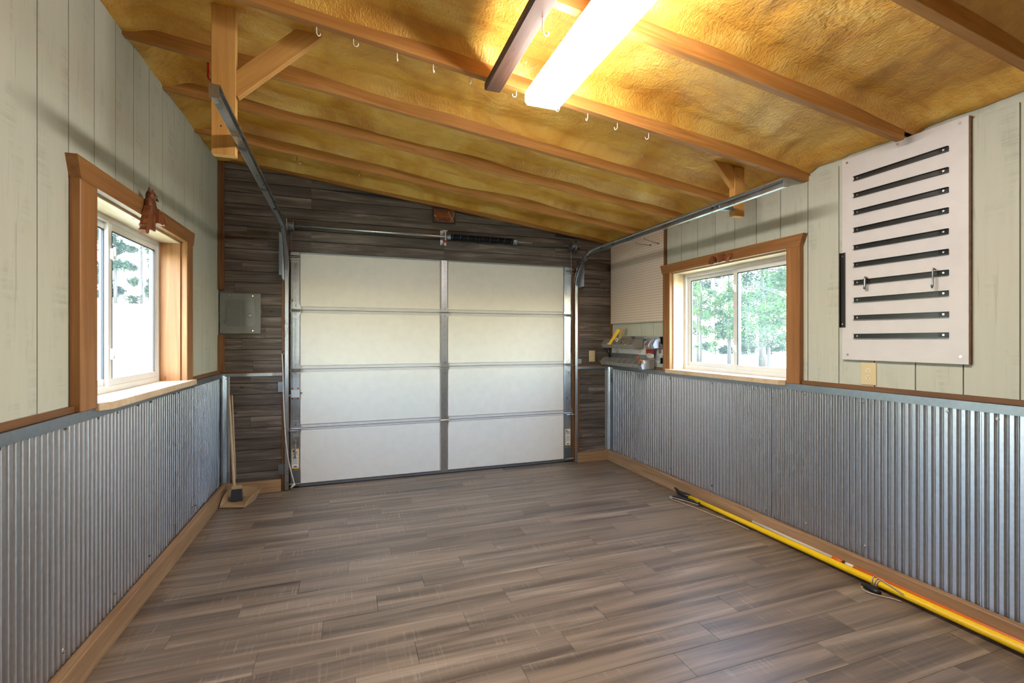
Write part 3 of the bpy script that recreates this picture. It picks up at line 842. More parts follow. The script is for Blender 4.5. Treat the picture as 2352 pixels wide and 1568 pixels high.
# ================================================================== DOOR TRACKS
def track(x0, end, sgn, label, zoff=0.0):
    """C channel: vertical leg, curve, horizontal run that toes in to the hanging post"""
    R0 = 0.39; zb = end.z - R0 + zoff
    x1 = end.x
    pts = [Vector((x0, TY, 0.01)), Vector((x0, TY, 1.0)), Vector((x0, TY, zb))]
    yc, zc = TY - R0, zb
    for i in range(1, 13):
        a = math.pi / 2 * i / 13.0
        pts.append(Vector((x0 + (x1 - x0) * 0.05 * i / 13, yc + R0 * math.cos(a), zc + R0 * math.sin(a))))
    y1_ = end.y; zs = zb + R0; ze = end.z
    for i in range(0, 9):
        t = i / 8
        pts.append(Vector((x0 + (x1 - x0) * (0.05 + 0.95 * t), yc + (y1_ - yc) * t, zs + (ze - zs) * t)))
    fr = []
    n = Vector((sgn, 0, 0))                         # towards the door opening (room centre)
    for i, p in enumerate(pts):
        t = (pts[min(i + 1, len(pts) - 1)] - pts[max(i - 1, 0)]).normalized()
        b = t.cross(n).normalized(); a = b.cross(t).normalized()
        fr.append((a, b))
    w_, d_, k_ = 0.026, 0.017, 0.003
    prof = [(d_, w_ - 0.010), (d_, w_), (-d_ + 0.006, w_), (-d_, w_ - 0.008), (-d_, -w_ + 0.008), (-d_ + 0.006, -w_), (d_, -w_), (d_, -w_ + 0.010)]
    inner = [(p[0] + (-0.0016 if p[0] > 0 and i in (0, 7) else (0.0016 if p[0] < 0 else 0)), p[1] * 0.93) for i, p in enumerate(prof)]
    prof2 = prof + [(d_ - 0.0016, -w_ + 0.010), (d_ - 0.0016, -w_ + 0.0016), (-d_ + 0.0065, -w_ + 0.0016), (-d_ + 0.0016, -w_ + 0.009), (-d_ + 0.0016, w_ - 0.009), (-d_ + 0.0065, w_ - 0.0016), (d_ - 0.0016, w_ - 0.0016), (d_ - 0.0016, w_ - 0.010)]
    root = empty('door_track', (x0, TY, 0)); tag(root, label, 'door track')
    i_split = 3
    part(MB().sweep(pts[:i_split], fr[:i_split], prof2, True), 'vertical_track', M['galv'], root)
    part(MB().sweep(pts[i_split - 1:], fr[i_split - 1:], prof2, True), 'curved_track', M['galv'], root)
    # end bracket lip
    e = pts[-1]; a, b = fr[-1]; t = (pts[-1] - pts[-2]).normalized()
    part(MB().obox(e + a * -0.004, t, a, b, 0.0015, 0.017, 0.026), 'end_plate', M['galv'], root)
    p = pts[-2] * 0.55 + pts[-1] * 0.45
    part(MB().tube([p - a * 0.016, p - a * 0.008], 0.008, 8), 'bolt', M['chrome'], root)
    for i in (5, 9, 13): part(MB().tube([pts[i] - fr[i][0] * 0.016, pts[i] - fr[i][0] * 0.010], 0.007, 8), 'bolt', M['chrome'], root)
    return root, pts, fr
tl, tlp, tlf = track(TXL, onX(494, 209, -0.472), 1, 'galvanised garage door track hung from the post by the breaker panel side', 0.03)
trk, trp, trf = track(TXR, onX(1803, 419, 2.335), -1, 'galvanised garage door track running in front of the pegboard')
# wall brackets for the vertical tracks
def brk(root, x, z, sgn, h=0.09):
    m = MB().box(min(x, x - sgn * 0.055), max(x, x - sgn * 0.055), YB - 0.016, YB - 0.011, z - h / 2, z + h / 2)
    m.box(min(x, x + sgn * 0.003), max(x, x + sgn * 0.003), TY - 0.03, YB - 0.011, z - h / 2, z + h / 2)
    m.tube([(x - sgn * 0.03, YB - 0.016, z), (x - sgn * 0.03, YB - 0.024, z)], 0.008, 6)
    part(m, 'wall_bracket', M['galvdull'], root)
for z in (0.19, 0.92): brk(tl, TXL - 0.014, z, 1)
m = MB().box(TXL - 0.062, TXL - 0.018, YB - 0.018, YB - 0.012, onY(655, 632, YB).z, B(655, 535).z); part(m, 'flag_bracket', M['galvdull'], tl)
m = MB().box(TXL - 0.02, TXL - 0.014, TY - 0.16, YB - 0.012, 1.86, 2.22); part(m, 'flag_bracket', M['galvdull'], tl)
for z in (0.3, 1.1): brk(trk, TXR + 0.014, z, -1, 0.05)
m = MB().box(TXR + 0.014, TXR + 0.02, TY - 0.16, YB - 0.006, 1.9, 2.2); part(m, 'flag_bracket', M['galvdull'], trk)

# ================================================================== TORSION BAR
y_ = 4.505
pa, pb = onY(668, 514, y_), onY(1332, 568.5, y_)
pz = 0.5 * (pa.z + pb.z) ; xA, xB = onY(656, 514, y_).x, pb.x
tb = empty('torsion_bar', ((xA + xB) / 2, y_, pz)); tag(tb, 'galvanised torsion bar with black coil spring above the garage door', 'torsion bar')
part(MB().tube([(xA, y_, pz), (xB, y_, pz)], 0.0125, 14), 'shaft', M['galv'], tb, smooth=True)
sx0, sx1 = onY(1030, 540, y_).x, onY(1182, 550, y_).x
sp = MB(); n = 62
pts = []
for i in range(n * 10 + 1):
    a = 2 * math.pi * i / 10; pts.append((sx0 + (sx1 - sx0) * i / (n * 10), y_ + 0.026 * math.cos(a), pz + 0.026 * math.sin(a)))
sp.tube(pts, 0.0052, 5); so = part(sp, 'spring', M['blackwrap'], tb, smooth=True)
for i in range(9):
    m = MB()
    xx = sx0 + (sx1 - sx0) * (i + 0.5) / 9
    m.tube([(xx + 0.012 * (j / 4 - 0.5), y_ - 0.0305 * math.cos(-0.9 + 0.45 * j), pz + 0.0305 * math.sin(-0.9 + 0.45 * j)) for j in range(5)], 0.0022, 5)
    adopt(so, m.build('chalk_mark', M['bluestripe']))
m = MB(); m.tube([(sx0 - 0.03, y_, pz), (sx0 - 0.01, y_, pz), (sx0 + 0.02, y_, pz)], [0.02, 0.036, 0.03], 14); part(m, 'winding_cone', M['galvdull'], tb)
m = MB(); m.tube([(sx1 - 0.02, y_, pz), (sx1 + 0.004, y_, pz), (sx1 + 0.016, y_, pz), (sx1 + 0.03, y_, pz)], [0.03, 0.037, 0.037, 0.02], 14); part(m, 'winding_cone', M['galvdull'], tb)
bx = onY(1022, 540, y_).x
m = MB(); m.box(bx - 0.004, bx + 0.004, y_ - 0.03, YB, pz - 0.05, pz + 0.05); m.box(bx - 0.03, bx + 0.03, YB - 0.008, YB - 0.001, pz - 0.07, pz + 0.075)
m.box(bx - 0.03, bx + 0.018, y_ - 0.034, y_ - 0.02, pz + 0.046, pz + 0.054); part(m, 'centre_bracket', M['galv'], tb)
part(MB().tube([(bx - 0.02, y_ - 0.03, pz - 0.052), (bx + 0.014, y_ - 0.03, pz - 0.052)], 0.010, 8), 'red_stop', M['redtag'], tb)
for xx, sg in ((onY(668, 514, y_).x, -1), (onY(1316, 567, y_).x, 1)):
    m = MB(); m.tube([(xx - sg * 0.03, y_, pz), (xx - sg * 0.022, y_, pz), (xx - sg * 0.02, y_, pz), (xx + sg * 0.016, y_, pz), (xx + sg * 0.018, y_, pz), (xx + sg * 0.026, y_, pz)], [0.05, 0.05, 0.043, 0.043, 0.052, 0.052], 20)
    part(m, 'cable_drum', M['galvdull'], tb, smooth=False)
    m = MB(); m.box(xx + sg * 0.03 - 0.003, xx + sg * 0.03 + 0.003, y_ - 0.04, YB, pz - 0.06, pz + 0.05); part(m, 'bearing_plate', M['galv'], tb)
    part(MB().tube([(xx + sg * 0.0, y_ - 0.002 + 0.046, pz), (xx + sg * 0.006, 4.57, 1.2), (xx + sg * 0.01, 4.58, 0.06)], 0.0022, 5), 'lift_cable', M['galvdull'], tb)

# pull rope tied to the bottom roller
rp = [B(648, 812, .03), B(650, 850, .03), B(651, 905, .04), B(653, 960, .045), B(656, 1010, .05), B(662, 1055, .055), B(669, 1085, .06), B(675, 1108, .06), B(676, 1113, .062)]
ro = tag(part(MB().tube(rp, 0.005, 6), 'pull_rope', M['whiterope'], None, smooth=True), 'off-white pull rope tied between jamb hook and door bottom roller', 'rope')
adopt(ro, MB().tube([B(678, 1111, .06), B(673, 1115, .066), B(668, 1121, .07)], [0.008, 0.010, 0.006], 6).build('knot', M['whiterope'], smooth=True))
hk = MB().tube([B(648, 804, .0), B(649, 806, .025), B(652, 812, .03), B(649, 815, .03), B(647, 811, .03)], 0.003, 6)
adopt(ro, hk.build('hook', M['chrome'], smooth=True))

# ================================================================== CEILING TIMBERS, LAMP, HOOKS
RY = 2.248
PY0 = 2.50                                        # front face of both posts, just beyond that rafter
def hanger(label, x0_, x1_, zb, bt, bl, depth):
    xm, ym = (x0_ + x1_) / 2, PY0 + depth / 2
    root = empty('hanging_post', (xm, ym, zb)); tag(root, label, 'hanging post')
    beam('post', (xm, ym, zb), (xm, ym, zr(xm) + 0.12), x1_ - x0_, depth, M['pine'], root, side=Vector((1, 0, 0)), bevel=0.002)
    d = (Vector(bt) - Vector(bl)).normalized()
    t = (zr(bt[0]) + 0.10 - bt[2]) / d.z
    beam('brace', Vector(bt) + d * max(0, t), bl, 0.036, 0.095, M['pine'], root, side=Vector((0, 1, 0)), bevel=0.002)
    for dz in (0.13, 0.27):
        part(MB().tube([(xm - 0.01, PY0 + 0.001, zb + dz), (xm - 0.01, PY0 - 0.001, zb + dz)], 0.004, 8), 'nail_head', M['gasket'], root)
pl0, pl1 = onY(485, 200, PY0).x, onY(541, 200, PY0).x
hanger('pine hanging post with brace carrying the track above the left window', pl0, pl1, onY(513, 354, PY0).z,
       onY(728, 68, PY0 + 0.025), onY(530, 209, PY0 + 0.025), 0.045)
x0_, x1_ = onY(1688, 495, PY0).x, onY(1710, 495, PY0).x
hanger('short pine hanging post with brace carrying the track above the right window', x0_, x1_, onY(1695, 496, PY0).z,
       onY(1640, 352, PY0 + 0.025), onY(1690, 424, PY0 + 0.025), 0.05)
m = MB().box(trp[-1].x + 0.012, x0_ + 0.004, PY0 + 0.01, PY0 + 0.035, trp[-1].z - 0.014, trp[-1].z + 0.014)
part(m, 'hanger_bracket', M['galvdull'], trk)

bz = zr(0.68) - 0.019
bm_ = beam('ceiling_beam', (0.680, -1.4, bz - 0.002), (0.680, 2.25, bz - 0.002), 0.084, 0.040, M['darkbeam'], side=Vector((1, 0, 0)), bevel=0.006)
tag(bm_, 'dark walnut-stained board fixed under the rafters beside the lamp', 'beam')

# wraparound LED lamp under the rafters
ly0, ly1, lx0, lx1 = 0.91, 2.135, 0.812, 0.995
lz0, lz1 = 2.487, 2.545
lf = empty('ceiling_lamp', ((lx0 + lx1) / 2, (ly0 + ly1) / 2, lz1 + 0.012)); tag(lf, 'long white wraparound ceiling lamp, switched on', 'ceiling lamp')
part(MB().box(lx0 + 0.012, lx1 - 0.012, ly0 + 0.004, ly1 - 0.004, lz1 - 0.004, lz1 + 0.014), 'housing', M['lampwhite'], lf, bevel=0.003)
prof = [(lx0, lz1), (lx0, lz0 + 0.014), (lx0 + 0.014, lz0), (lx1 - 0.014, lz0), (lx1, lz0 + 0.014), (lx1, lz1)]
m = MB().prism([(a, ly0, b) for a, b in prof], (0, ly1 - ly0, 0)); part(m, 'diffuser', M['lamp'], lf)
for y in (1.6 - 0.02, 2.2 - 0.02 - 0.04):
    part(MB().box(lx0 + 0.05, lx1 - 0.05, y - 0.02, y + 0.02, lz1 + 0.012, zr(0.9) + 0.01), 'mounting_block', M['lampwhite'], lf)

# hooks
def cup_hook(p, r=0.011, ln=0.028, ang=0.0, wire=0.0021, mat='white', nm='ceiling_hook'):
    c, s_ = math.cos(ang), math.sin(ang)
    pts = [(0, 0, 0.012), (0, 0, -ln * 0.6)]
    for i in range(1, 9):
        a = math.pi - math.pi * 1.08 * i / 8
        pts.append((r + r * math.cos(a), 0, -ln * 0.6 - r * math.sin(a)))
    pts.append((2 * r + 0.001, 0, -ln * 0.6 + 0.006))
    return MB().tube([(p[0] + x * c, p[1] + x * s_, p[2] + z) for x, y, z in pts], wire, 6).build(nm, M[mat], smooth=True)
for i, (u, v) in enumerate(((727, 63), (812, 89), (912, 125), (995, 151), (1082, 179), (1186, 211), (1285, 243), (1350, 263), (1418, 283), (1490, 306))):
    p = onY(u, v, RY - 0.006); p.z = zr(p.x) - 0.001
    o = cup_hook(p, 0.010, 0.036, random.uniform(0, 3.1))
    tag(o, 'small white cup hook in a row under the rafter at the lamp end', 'hook', 'white cup hooks under one rafter')
p = onZ(1247, 40, bz - 0.022)
tag(cup_hook((p.x, p.y, bz - 0.022), 0.014, 0.085, 0.3, 0.0032), 'large white hook screwed into the dark walnut-stained board', 'hook')
p = onY(682, 372, 3.98)
tag(cup_hook((p.x, 3.985, zr(p.x)), 0.016, 0.05, 0.2, 0.0028, 'chrome'), 'small metal cup hook under the rafter nearest the breaker panel', 'hook')
p = onY(825, 398, 3.98)
hk2 = cup_hook((p.x, 3.985, zr(p.x)), 0.012, 0.04, 1.2, 0.0028, 'chrome'); tag(hk2, 'metal hook with a dangling S-hook below the foam ceiling', 'hook')
pts = [Vector((p.x + 0.012, 3.985 + 0.01, zr(p.x) - 0.03)) + Vector((0.012 * math.sin(t * 0.9), 0, -0.011 * t + 0.004 * math.cos(t))) for t in range(7)]
adopt(hk2, MB().tube(pts, 0.0025, 6).build('s_hook', M['galvdull'], smooth=True))
# big red vinyl hooks
def red_hook(c, rot, label):
    pts = []
    for i in range(15):
        a = R_(-20) + R_(230) * i / 14
        pts.append(Vector((0.035 * math.cos(a), 0, -0.035 * math.sin(a))))
    pts = [Vector((0.033, 0, 0.06))] + pts
    m = MB().tube([Vector(c) + Matrix.Rotation(rot, 3, 'Z') @ p for p in pts], 0.0055, 8)
    return tag(m.build('utility_hook', M['red'], smooth=True), label, 'hook')
q = onY(488, 168, 2.75); red_hook((q.x + 0.0, 2.75, q.z), 2.4, 'red vinyl utility hook peeking out behind the hanging post')
q = onY(546, 352, 3.95); red_hook((q.x, 3.95, zr(q.x) - 0.045), 0.2, 'red vinyl utility hook below the hanging post near the back wall')

# ================================================================== BACK WALL THINGS
# breaker panel
a, b = B(505, 671), B(599, 766)
x0, x1, z1, z0 = a.x, B(599, 700).x, 0.5 * (B(505, 671).z + B(599, 675).z), 0.5 * (B(505, 766).z + b.z)
bp = empty('breaker_panel', ((x0 + x1) / 2, YB, z0)); tag(bp, 'grey metal breaker panel cover on the back wall boards', 'breaker panel')
part(MB().box(x0, x1, YB - 0.012, YB + 0.002, z0, z1), 'cover', M['panelgrey'], bp, bevel=0.003)
w_, h_ = x1 - x0, z1 - z0
def rrect(xa, xb, za, zb, r, y, n=5):
    pts = []
    for cx, cz, a0 in ((xb - r, zb - r, 0), (xa + r, zb - r, 90), (xa + r, za + r, 180), (xb - r, za + r, 270)):
        for i in range(n + 1):
            t = R_(a0 + 90 * i / n); pts.append((cx + r * math.cos(t), y, cz + r * math.sin(t)))
    return pts
rx0, rx1, rz0, rz1 = x0 + w_ * 0.14, x1 - w_ * 0.115, z0 + h_ * 0.155, z1 - h_ * 0.14
part(MB().prism(rrect(rx0, rx1, rz0, rz1, 0.02, YB - 0.0145), (0, 0.004, 0)), 'raised_rim', M['panelgrey'], bp)
dr = part(MB().prism(rrect(rx0 + 0.008, rx1 - 0.008, rz0 + 0.008, rz1 - 0.008, 0.016, YB - 0.018), (0, 0.004, 0)), 'panel_door', M['panelgrey2'], bp)
adopt(dr, MB().box((rx0 + rx1) / 2 - 0.002, (rx0 + rx1) / 2 + 0.002, YB - 0.0186, YB - 0.017, rz0 + 0.012, rz1 - 0.012).build('crease', M['panelgrey']))
adopt(dr, MB().tube([(rx1 - 0.045, YB - 0.018, rz0 + 0.105), (rx1 - 0.045, YB - 0.023, rz0 + 0.105), (rx1 - 0.045, YB - 0.025, rz0 + 0.105)], [0.014, 0.013, 0.009], 14).build('latch', M['galvdull']))
for zz in (rz0 + 0.045, rz1 - 0.045): adopt(dr, MB().tube([(rx0 + 0.008, YB - 0.018, zz - 0.016), (rx0 + 0.008, YB - 0.018, zz + 0.016)], 0.004, 6).build('hinge', M['panelgrey']))
for fx in (0.24, 0.81):
    for zz in (z0 + h_ * 0.075, z1 - h_ * 0.065):
        part(MB().tube([(x0 + w_ * fx, YB - 0.012, zz), (x0 + w_ * fx, YB - 0.016, zz)], 0.006, 10), 'screw', M['chrome'], bp)

# wall plaque
a, b = B(994, 476), B(1046, 513)
x0, x1 = B(994, 495).x, B(1045, 498).x
z1, z0 = 0.5 * (B(994, 476).z + B(1045, 481).z), 0.5 * (B(994, 512).z + B(1045, 515).z)
sg = empty('wall_plaque', ((x0 + x1) / 2, YB, z0)); tag(sg, 'small wooden plaque with black frame, lettering and wrench and pliers shapes', 'plaque')
part(MB().box(x0 + 0.006, x1 - 0.006, YB - 0.012, YB + 0.001, z0 + 0.006, z1 - 0.006), 'plaque_board', M['signwood'], sg)
for q in ((x0, x1, z0, z0 + 0.009), (x0, x1, z1 - 0.009, z1), (x0, x0 + 0.009, z0 + 0.009, z1 - 0.009), (x1 - 0.009, x1, z0 + 0.009, z1 - 0.009)):
    part(MB().box(q[0], q[1], YB - 0.02, YB + 0.001, q[2], q[3]), 'frame_bar', M['gasket'], sg)
W_, H_ = x1 - x0, z1 - z0
text("DAD'S", 0.056, (x0 + W_ * 0.11, YB - 0.0125, z0 + H_ * 0.80), (R_(90), 0, 0), M['black'], sg)
text("GARAGE", 0.050, (x0 + W_ * 0.16, YB - 0.0125, z0 + H_ * 0.26), (R_(90), 0, 0), M['black'], sg)
y = YB - 0.014
px_ = lambda fx, fz: (x0 + W_ * fx, y, z0 + H_ * fz)
part(MB().tube([px_(.71, .80), px_(.73, .62), px_(.79, .44), px_(.85, .34), px_(.88, .25), px_(.89, .12)], 0.0035, 6), 'pliers_shape', M['galv'], sg)
part(MB().tube([px_(.95, .80), px_(.94, .60), px_(.89, .44), px_(.84, .33), px_(.81, .25), px_(.80, .12)], 0.0035, 6), 'pliers_shape', M['galv'], sg)
m = MB().tube([px_(.10, .46), px_(.16, .30), px_(.24, .16)], 0.004, 6); m.tube([px_(.06, .40), px_(.07, .48), px_(.11, .50), px_(.14, .45)], 0.004, 6); part(m, 'wrench_shape', M['galv'], sg)

# duplex outlets
def outlet(o, X, Y, Z, w, h, label):
    """o centre on the wall face, X to the right, Y up, Z out of the wall"""
    o, X, Y, Z = Vector(o), Vector(X), Vector(Y), Vector(Z)
    root = empty('wall_outlet', o); tag(root, label, 'outlet')
    part(MB().obox(o + Z * 0.003, X, Y, Z, w / 2, h / 2, 0.0035), 'cover_plate', M['almond'], root, bevel=0.002)
    for s_ in (1, -1):
        c = o + Y * (s_ * h * 0.155) + Z * 0.0065
        m = MB(); pts = []
        for i in range(16):
            t = 2 * math.pi * i / 16
            pts.append(c + X * (0.0155 * math.cos(t)) + Y * max(-0.0115, min(0.0115, 0.0155 * math.sin(t))))
        m.prism(pts, Z * 0.0016); so_ = part(m, 'socket', M['almond2'], root)
        for dx, dy, hw, hh in ((-0.0055, 0.003, 0.0011, 0.0036), (0.0055, 0.003, 0.0011, 0.0028), (0.0, -0.0058, 0.0022, 0.002)):
            adopt(so_, MB().obox(c + X * dx + Y * dy + Z * 0.0016, X, Y, Z, hw, hh, 0.0003).build('slot', M['slot']))
    part(MB().tube([o + Z * 0.006, o + Z * 0.0085], 0.003, 8), 'screw', M['almond2'], root)
p0, p1 = Rr(1979, 835), Rr(2014, 882)
outlet((XR, (p0.y + p1.y) / 2, (Rr(1996, 832).z + Rr(1996, 884).z) / 2), (0, -1, 0), (0, 0, 1), (-1, 0, 0), 0.083, 0.127, 'almond duplex outlet below the white rail board')
p = B(1359.5, 817.5)
outlet((p.x, YB, p.z), (1, 0, 0), (0, 0, 1), (0, -1, 0), 0.072, 0.122, 'almond duplex outlet on grey boards beside the garage door')

# ---- broom and dustpan
A, Bq = onZ(492, 1169, 0.0), onZ(562, 1166, 0.0)
A.x = max(A.x, XL + 0.085)
X = (Bq - A); wd = X.length; X.normalize(); Yv = Vector((-X.y, X.x, 0))
dp_ = empty('dustpan', (A + Bq) / 2); tag(dp_, 'beige plastic dustpan with upright handle on the floor in the corner', 'dustpan')
dep = 0.27
def upath(sc, dy):
    pts = []
    for i in range(25):
        t = i / 24
        if t < 0.3: p = (-wd / 2 - 0.03 * t / 0.3 * sc, dep * 0.62 * t / 0.3)
        elif t > 0.7: p = (wd / 2 + 0.03 * (1 - t) / 0.3 * sc, dep * 0.62 * (1 - t) / 0.3)
        else:
            a_ = math.pi - math.pi * (t - 0.3) / 0.4
            p = ((wd / 2 + 0.03 * sc) * math.copysign(abs(math.cos(a_)) ** 0.6, math.cos(a_)), dep * 0.62 + dep * 0.38 * math.sin(a_) ** 0.8 + dy * math.sin(a_))
        pts.append((p[0], p[1], t))
    return pts
O_ = (A + Bq) / 2
def wp(x, y, z): return O_ + X * x + Yv * y + Vector((0, 0, z))
inn, out = upath(0.0, -0.02), upath(1.0, 0.02)
vs = []; n = len(inn)
hh = lambda t: 0.012 + 0.075 * math.sin(math.pi * t) ** 0.55
for (xi, yi, t), (xo, yo, _) in zip(inn, out):
    vs += [wp(xi * 0.97, yi * 0.97, 0.006 + 0.01 * (1 if yi > 0.01 else 0)), wp(xo, yo, hh(t)), wp(xo * 1.012, yo * 1.012 + 0.003, hh(t) - 0.003), wp(xi * 0.985, yi * 0.985, 0.001)]
fs = []
for i in range(n - 1):
    for k in range(3): fs.append((4 * i + k, 4 * i + k + 1, 4 * i + 4 + k + 1, 4 * i + 4 + k))
m = MB().add(vs, fs)
m.add([vs[4 * i] for i in range(n)], [tuple(range(n))]); m.add([vs[4 * i + 3] for i in range(n)], [tuple(range(n))])
part(m, 'tray', M['dustpan'], dp_)
part(MB().tube([wp(-wd / 2 - 0.002, 0.0, 0.01), wp(wd / 2 + 0.002, 0.0, 0.01)], 0.008, 8), 'front_lip', M['dustpan'], dp_)
part(MB().tube([wp(xo, yo, hh(t)) for xo, yo, t in out], 0.004, 6), 'rim', M['dustpan'], dp_, smooth=True)
hb = onY(541, 1100, YB - 0.075); ht = onY(533, 907, YB - 0.016)
part(MB().tube([hb, hb.lerp(ht, 0.5), hb.lerp(ht, 0.9), ht], [0.0065, 0.0065, 0.0065, 0.005], 8), 'dustpan_handle', M['handle'], dp_, smooth=True)
bc = onZ(541, 1150, 0.02)
bt = onY(526, 905, YB - 0.05)
br = empty('broom', (bc.x, bc.y, 0.016)); tag(br, 'small broom with pale wooden handle standing in the dustpan', 'broom')
neck = Vector((bc.x - 0.012, bc.y + 0.01, 0.125))
part(MB().tube([neck, neck.lerp(bt, 0.06), neck.lerp(bt, 0.5), neck.lerp(bt, 0.9), neck.lerp(bt, 0.985), bt], [0.014, 0.0115, 0.0105, 0.0105, 0.0095, 0.005], 12), 'broom_handle', M['handle'], br, smooth=True)
m = MB()
Xb = (X + Yv * 0.25).normalized(); Yb2 = Vector((-Xb.y, Xb.x, 0))
hc = Vector((bc.x + 0.008, bc.y + 0.005, 0.115))
m.prism([hc + Xb * -0.036 + Yb2 * -0.016, hc + Xb * 0.036 + Yb2 * -0.016, hc + Xb * 0.036 + Yb2 * 0.016, hc + Xb * -0.036 + Yb2 * 0.016], (0, 0, 0.028))
part(m, 'broom_block', M['handle'], br, bevel=0.004)
m = MB()
for i in range(11):
    for j in range(3):
        fx, fy = (i - 5) / 5, (j - 1)
        top = hc + Xb * (0.031 * fx) + Yb2 * (0.011 * fy) + Vector((0, 0, 0.004)); bot = hc + Xb * (0.040 * fx) + Yb2 * (0.018 * fy) + Vector((random.uniform(-.002, .002), 0, -0.093 + random.uniform(0, .006)))
        m.tube([top, bot], [0.0045, 0.0055], 5)
o = part(m, 'bristles', M['bristle'], br); o['kind'] = 'stuff'

# ================================================================== RIGHT WALL THINGS
# pegboard
py0, py1 = Rr(1525, 737, 0.02).y, YB - 0.028
pz0, pz1 = 0.5 * (Rr(1404, 744, .02).z + Rr(1525, 737, .02).z), Rr(1524, 524, .02).z
pg = empty('pegboard', (XR - 0.02, (py0 + py1) / 2, pz0)); tag(pg, 'beige pegboard on wood strips in the corner under the track', 'pegboard')
part(MB().box(XR - 0.026, XR - 0.020, py0, py1, pz0, pz1), 'perforated_sheet', M['peg'], pg)
beam('backing_strip', (XR - 0.0115, py0 - 0.006, pz0 + 0.02), (XR - 0.0115, py0 - 0.006, pz1 + 0.01), 0.022, 0.03, M['stained'], pg, side=Vector((1, 0, 0)))
beam('backing_strip', (XR - 0.0115, py1 - 0.03, pz0 + 0.01), (XR - 0.0115, py1 - 0.03, pz1), 0.022, 0.04, M['stained'], pg, side=Vector((1, 0, 0)))
for u0, v0, u1, v1, lb in ((1461, 558, 1494, 563, 'lower'), (1480, 548, 1512, 559, 'upper')):
    c = Rr(u1, v1, .028)
    e = onX(u0, v0, XR - 0.17)
    m = MB().tube([(XR - 0.024, c.y, c.z + 0.004), (XR - 0.03, c.y, c.z), (e.x, e.y, e.z - 0.004), (e.x - 0.004, e.y, e.z + 0.012)], 0.0028, 6)
    o = m.build('peg_hook', M['galvdull'], smooth=True); tag(o, 'straight metal peg hook sticking out of the pegboard, %s of the pair' % lb, 'hook')
    adopt(o, MB().obox((XR - 0.031, c.y, c.z), (0, 1, 0), (0, 0, 1), (1, 0, 0), 0.012, 0.006, 0.003).build('hook_plate', M['galvdull']))

# tool rail board (white) with ten black rails
by0, by1, bz0, bz1 = 1.393, 1.992, 1.222, 2.405
F0 = 0.022
def Wb(u, v, d=0.0): return Rr(u, v, F0 + d)
by0, by1 = Wb(2225, 550).y, Wb(1934, 600).y
bz0, bz1 = 0.5 * (Wb(2226, 834).z + Wb(1937, 828).z), 0.5 * (Wb(2223, 263).z + Wb(1933, 370).z)
wbd = empty('rail_board', (XR - F0, (by0 + by1) / 2, bz0)); tag(wbd, 'white hardboard panel carrying black metal tool rails', 'tool board')
part(MB().box(XR - F0, XR - F0 + 0.014, by0, by1, bz0, bz1), 'panel', M['board'], wbd, bevel=0.001)
part(MB().box(XR - F0 + 0.006, XR + 0.0, by0 - 0.004, by1 + 0.003, bz0 + 0.004, bz1 - 0.004), 'backer', M['stained'], wbd)
for u, v in ((1946, 374), (2062, 331), (2205, 283), (1947, 814), (2207, 819)):
    p = Wb(u, v); part(MB().tube([(XR - F0 - 0.0005, p.y, p.z), (XR - F0 - 0.003, p.y, p.z)], 0.0065, 10), 'screw', M['chrome'], wbd)
def rail(p, q, h, vert=False, idx=0):
    p, q = Vector(p), Vector(q); d = (q - p); ln = d.length; X = d.normalized(); Z = Vector((-1, 0, 0)); Y = Z.cross(X)
    prof = [(-h / 2, 0.013), (-h / 2, 0.0), (h / 2, 0.0), (h / 2, 0.013), (h / 2 - 0.0018, 0.013), (h / 2 - 0.0018, 0.002), (-h / 2 + 0.0018, 0.002), (-h / 2 + 0.0018, 0.013)]
    r = part(MB().sweep([p, q], [(Y, Z)] * 2, prof, True), 'tool_rail', M['blackmetal'], wbd)
    a = p.lerp(q, 0.045); b = p.lerp(q, 0.955)
    for c in (a, b):
        adopt(r, MB().tube([c + Z * 0.002, c + Z * 0.005], 0.0052, 8).build('screw', M['chrome']))
    if not vert:
        c = p.lerp(q, 0.955)
        adopt(r, MB().obox(c + Z * 0.0025, X, Y, Z, ln * 0.045, h / 2 - 0.002, 0.0008).build('end_clip', M['blackwrap']))
LV = [428, 514, 602, 692, 781, 870, 961, 1050, 1140, 1235]; RV = [271, 380, 482, 587, 695, 800, 907, 1013, 1122, 1229]
for i, (a, b) in enumerate(zip(LV, RV)):
    p, q = Wb(1850 + 250 / 2.239, 220 + a / 2.239, 0.0), Wb(1850 + 738 / 2.239, 220 + b / 2.239, 0.0)
    rail(p, q, 0.0255, idx=i)
p, q = Wb(1936.5, 752), Wb(1936.5, 581); rail(p, q, 0.028, True)
# two clips hung on a rail
p = Wb(1988, 648, 0.016)
m = MB().tube([(p.x + 0.012, p.y, p.z + 0.022), (p.x - 0.002, p.y, p.z + 0.028), (p.x - 0.006, p.y, p.z + 0.02), (p.x - 0.006, p.y, p.z - 0.022), (p.x - 0.012, p.y, p.z - 0.034), (p.x - 0.002, p.y, p.z - 0.036)], 0.006, 8)
o = tag(m.build('rail_clip', M['galvdull'], smooth=True), 'short stubby metal clip on a black tool rail', 'hook')
p = Wb(2145, 640, 0.016)
m = MB().tube([(p.x + 0.012, p.y, p.z + 0.046), (p.x - 0.002, p.y, p.z + 0.052), (p.x - 0.008, p.y, p.z + 0.045), (p.x - 0.009, p.y, p.z + 0.01), (p.x - 0.007, p.y, p.z - 0.03), (p.x - 0.014, p.y, p.z - 0.045), (p.x - 0.022, p.y, p.z - 0.03)], 0.0038, 8)
o = tag(m.build('rail_clip', M['galvdull'], smooth=True), 'long thin metal hook on a black tool rail', 'hook')

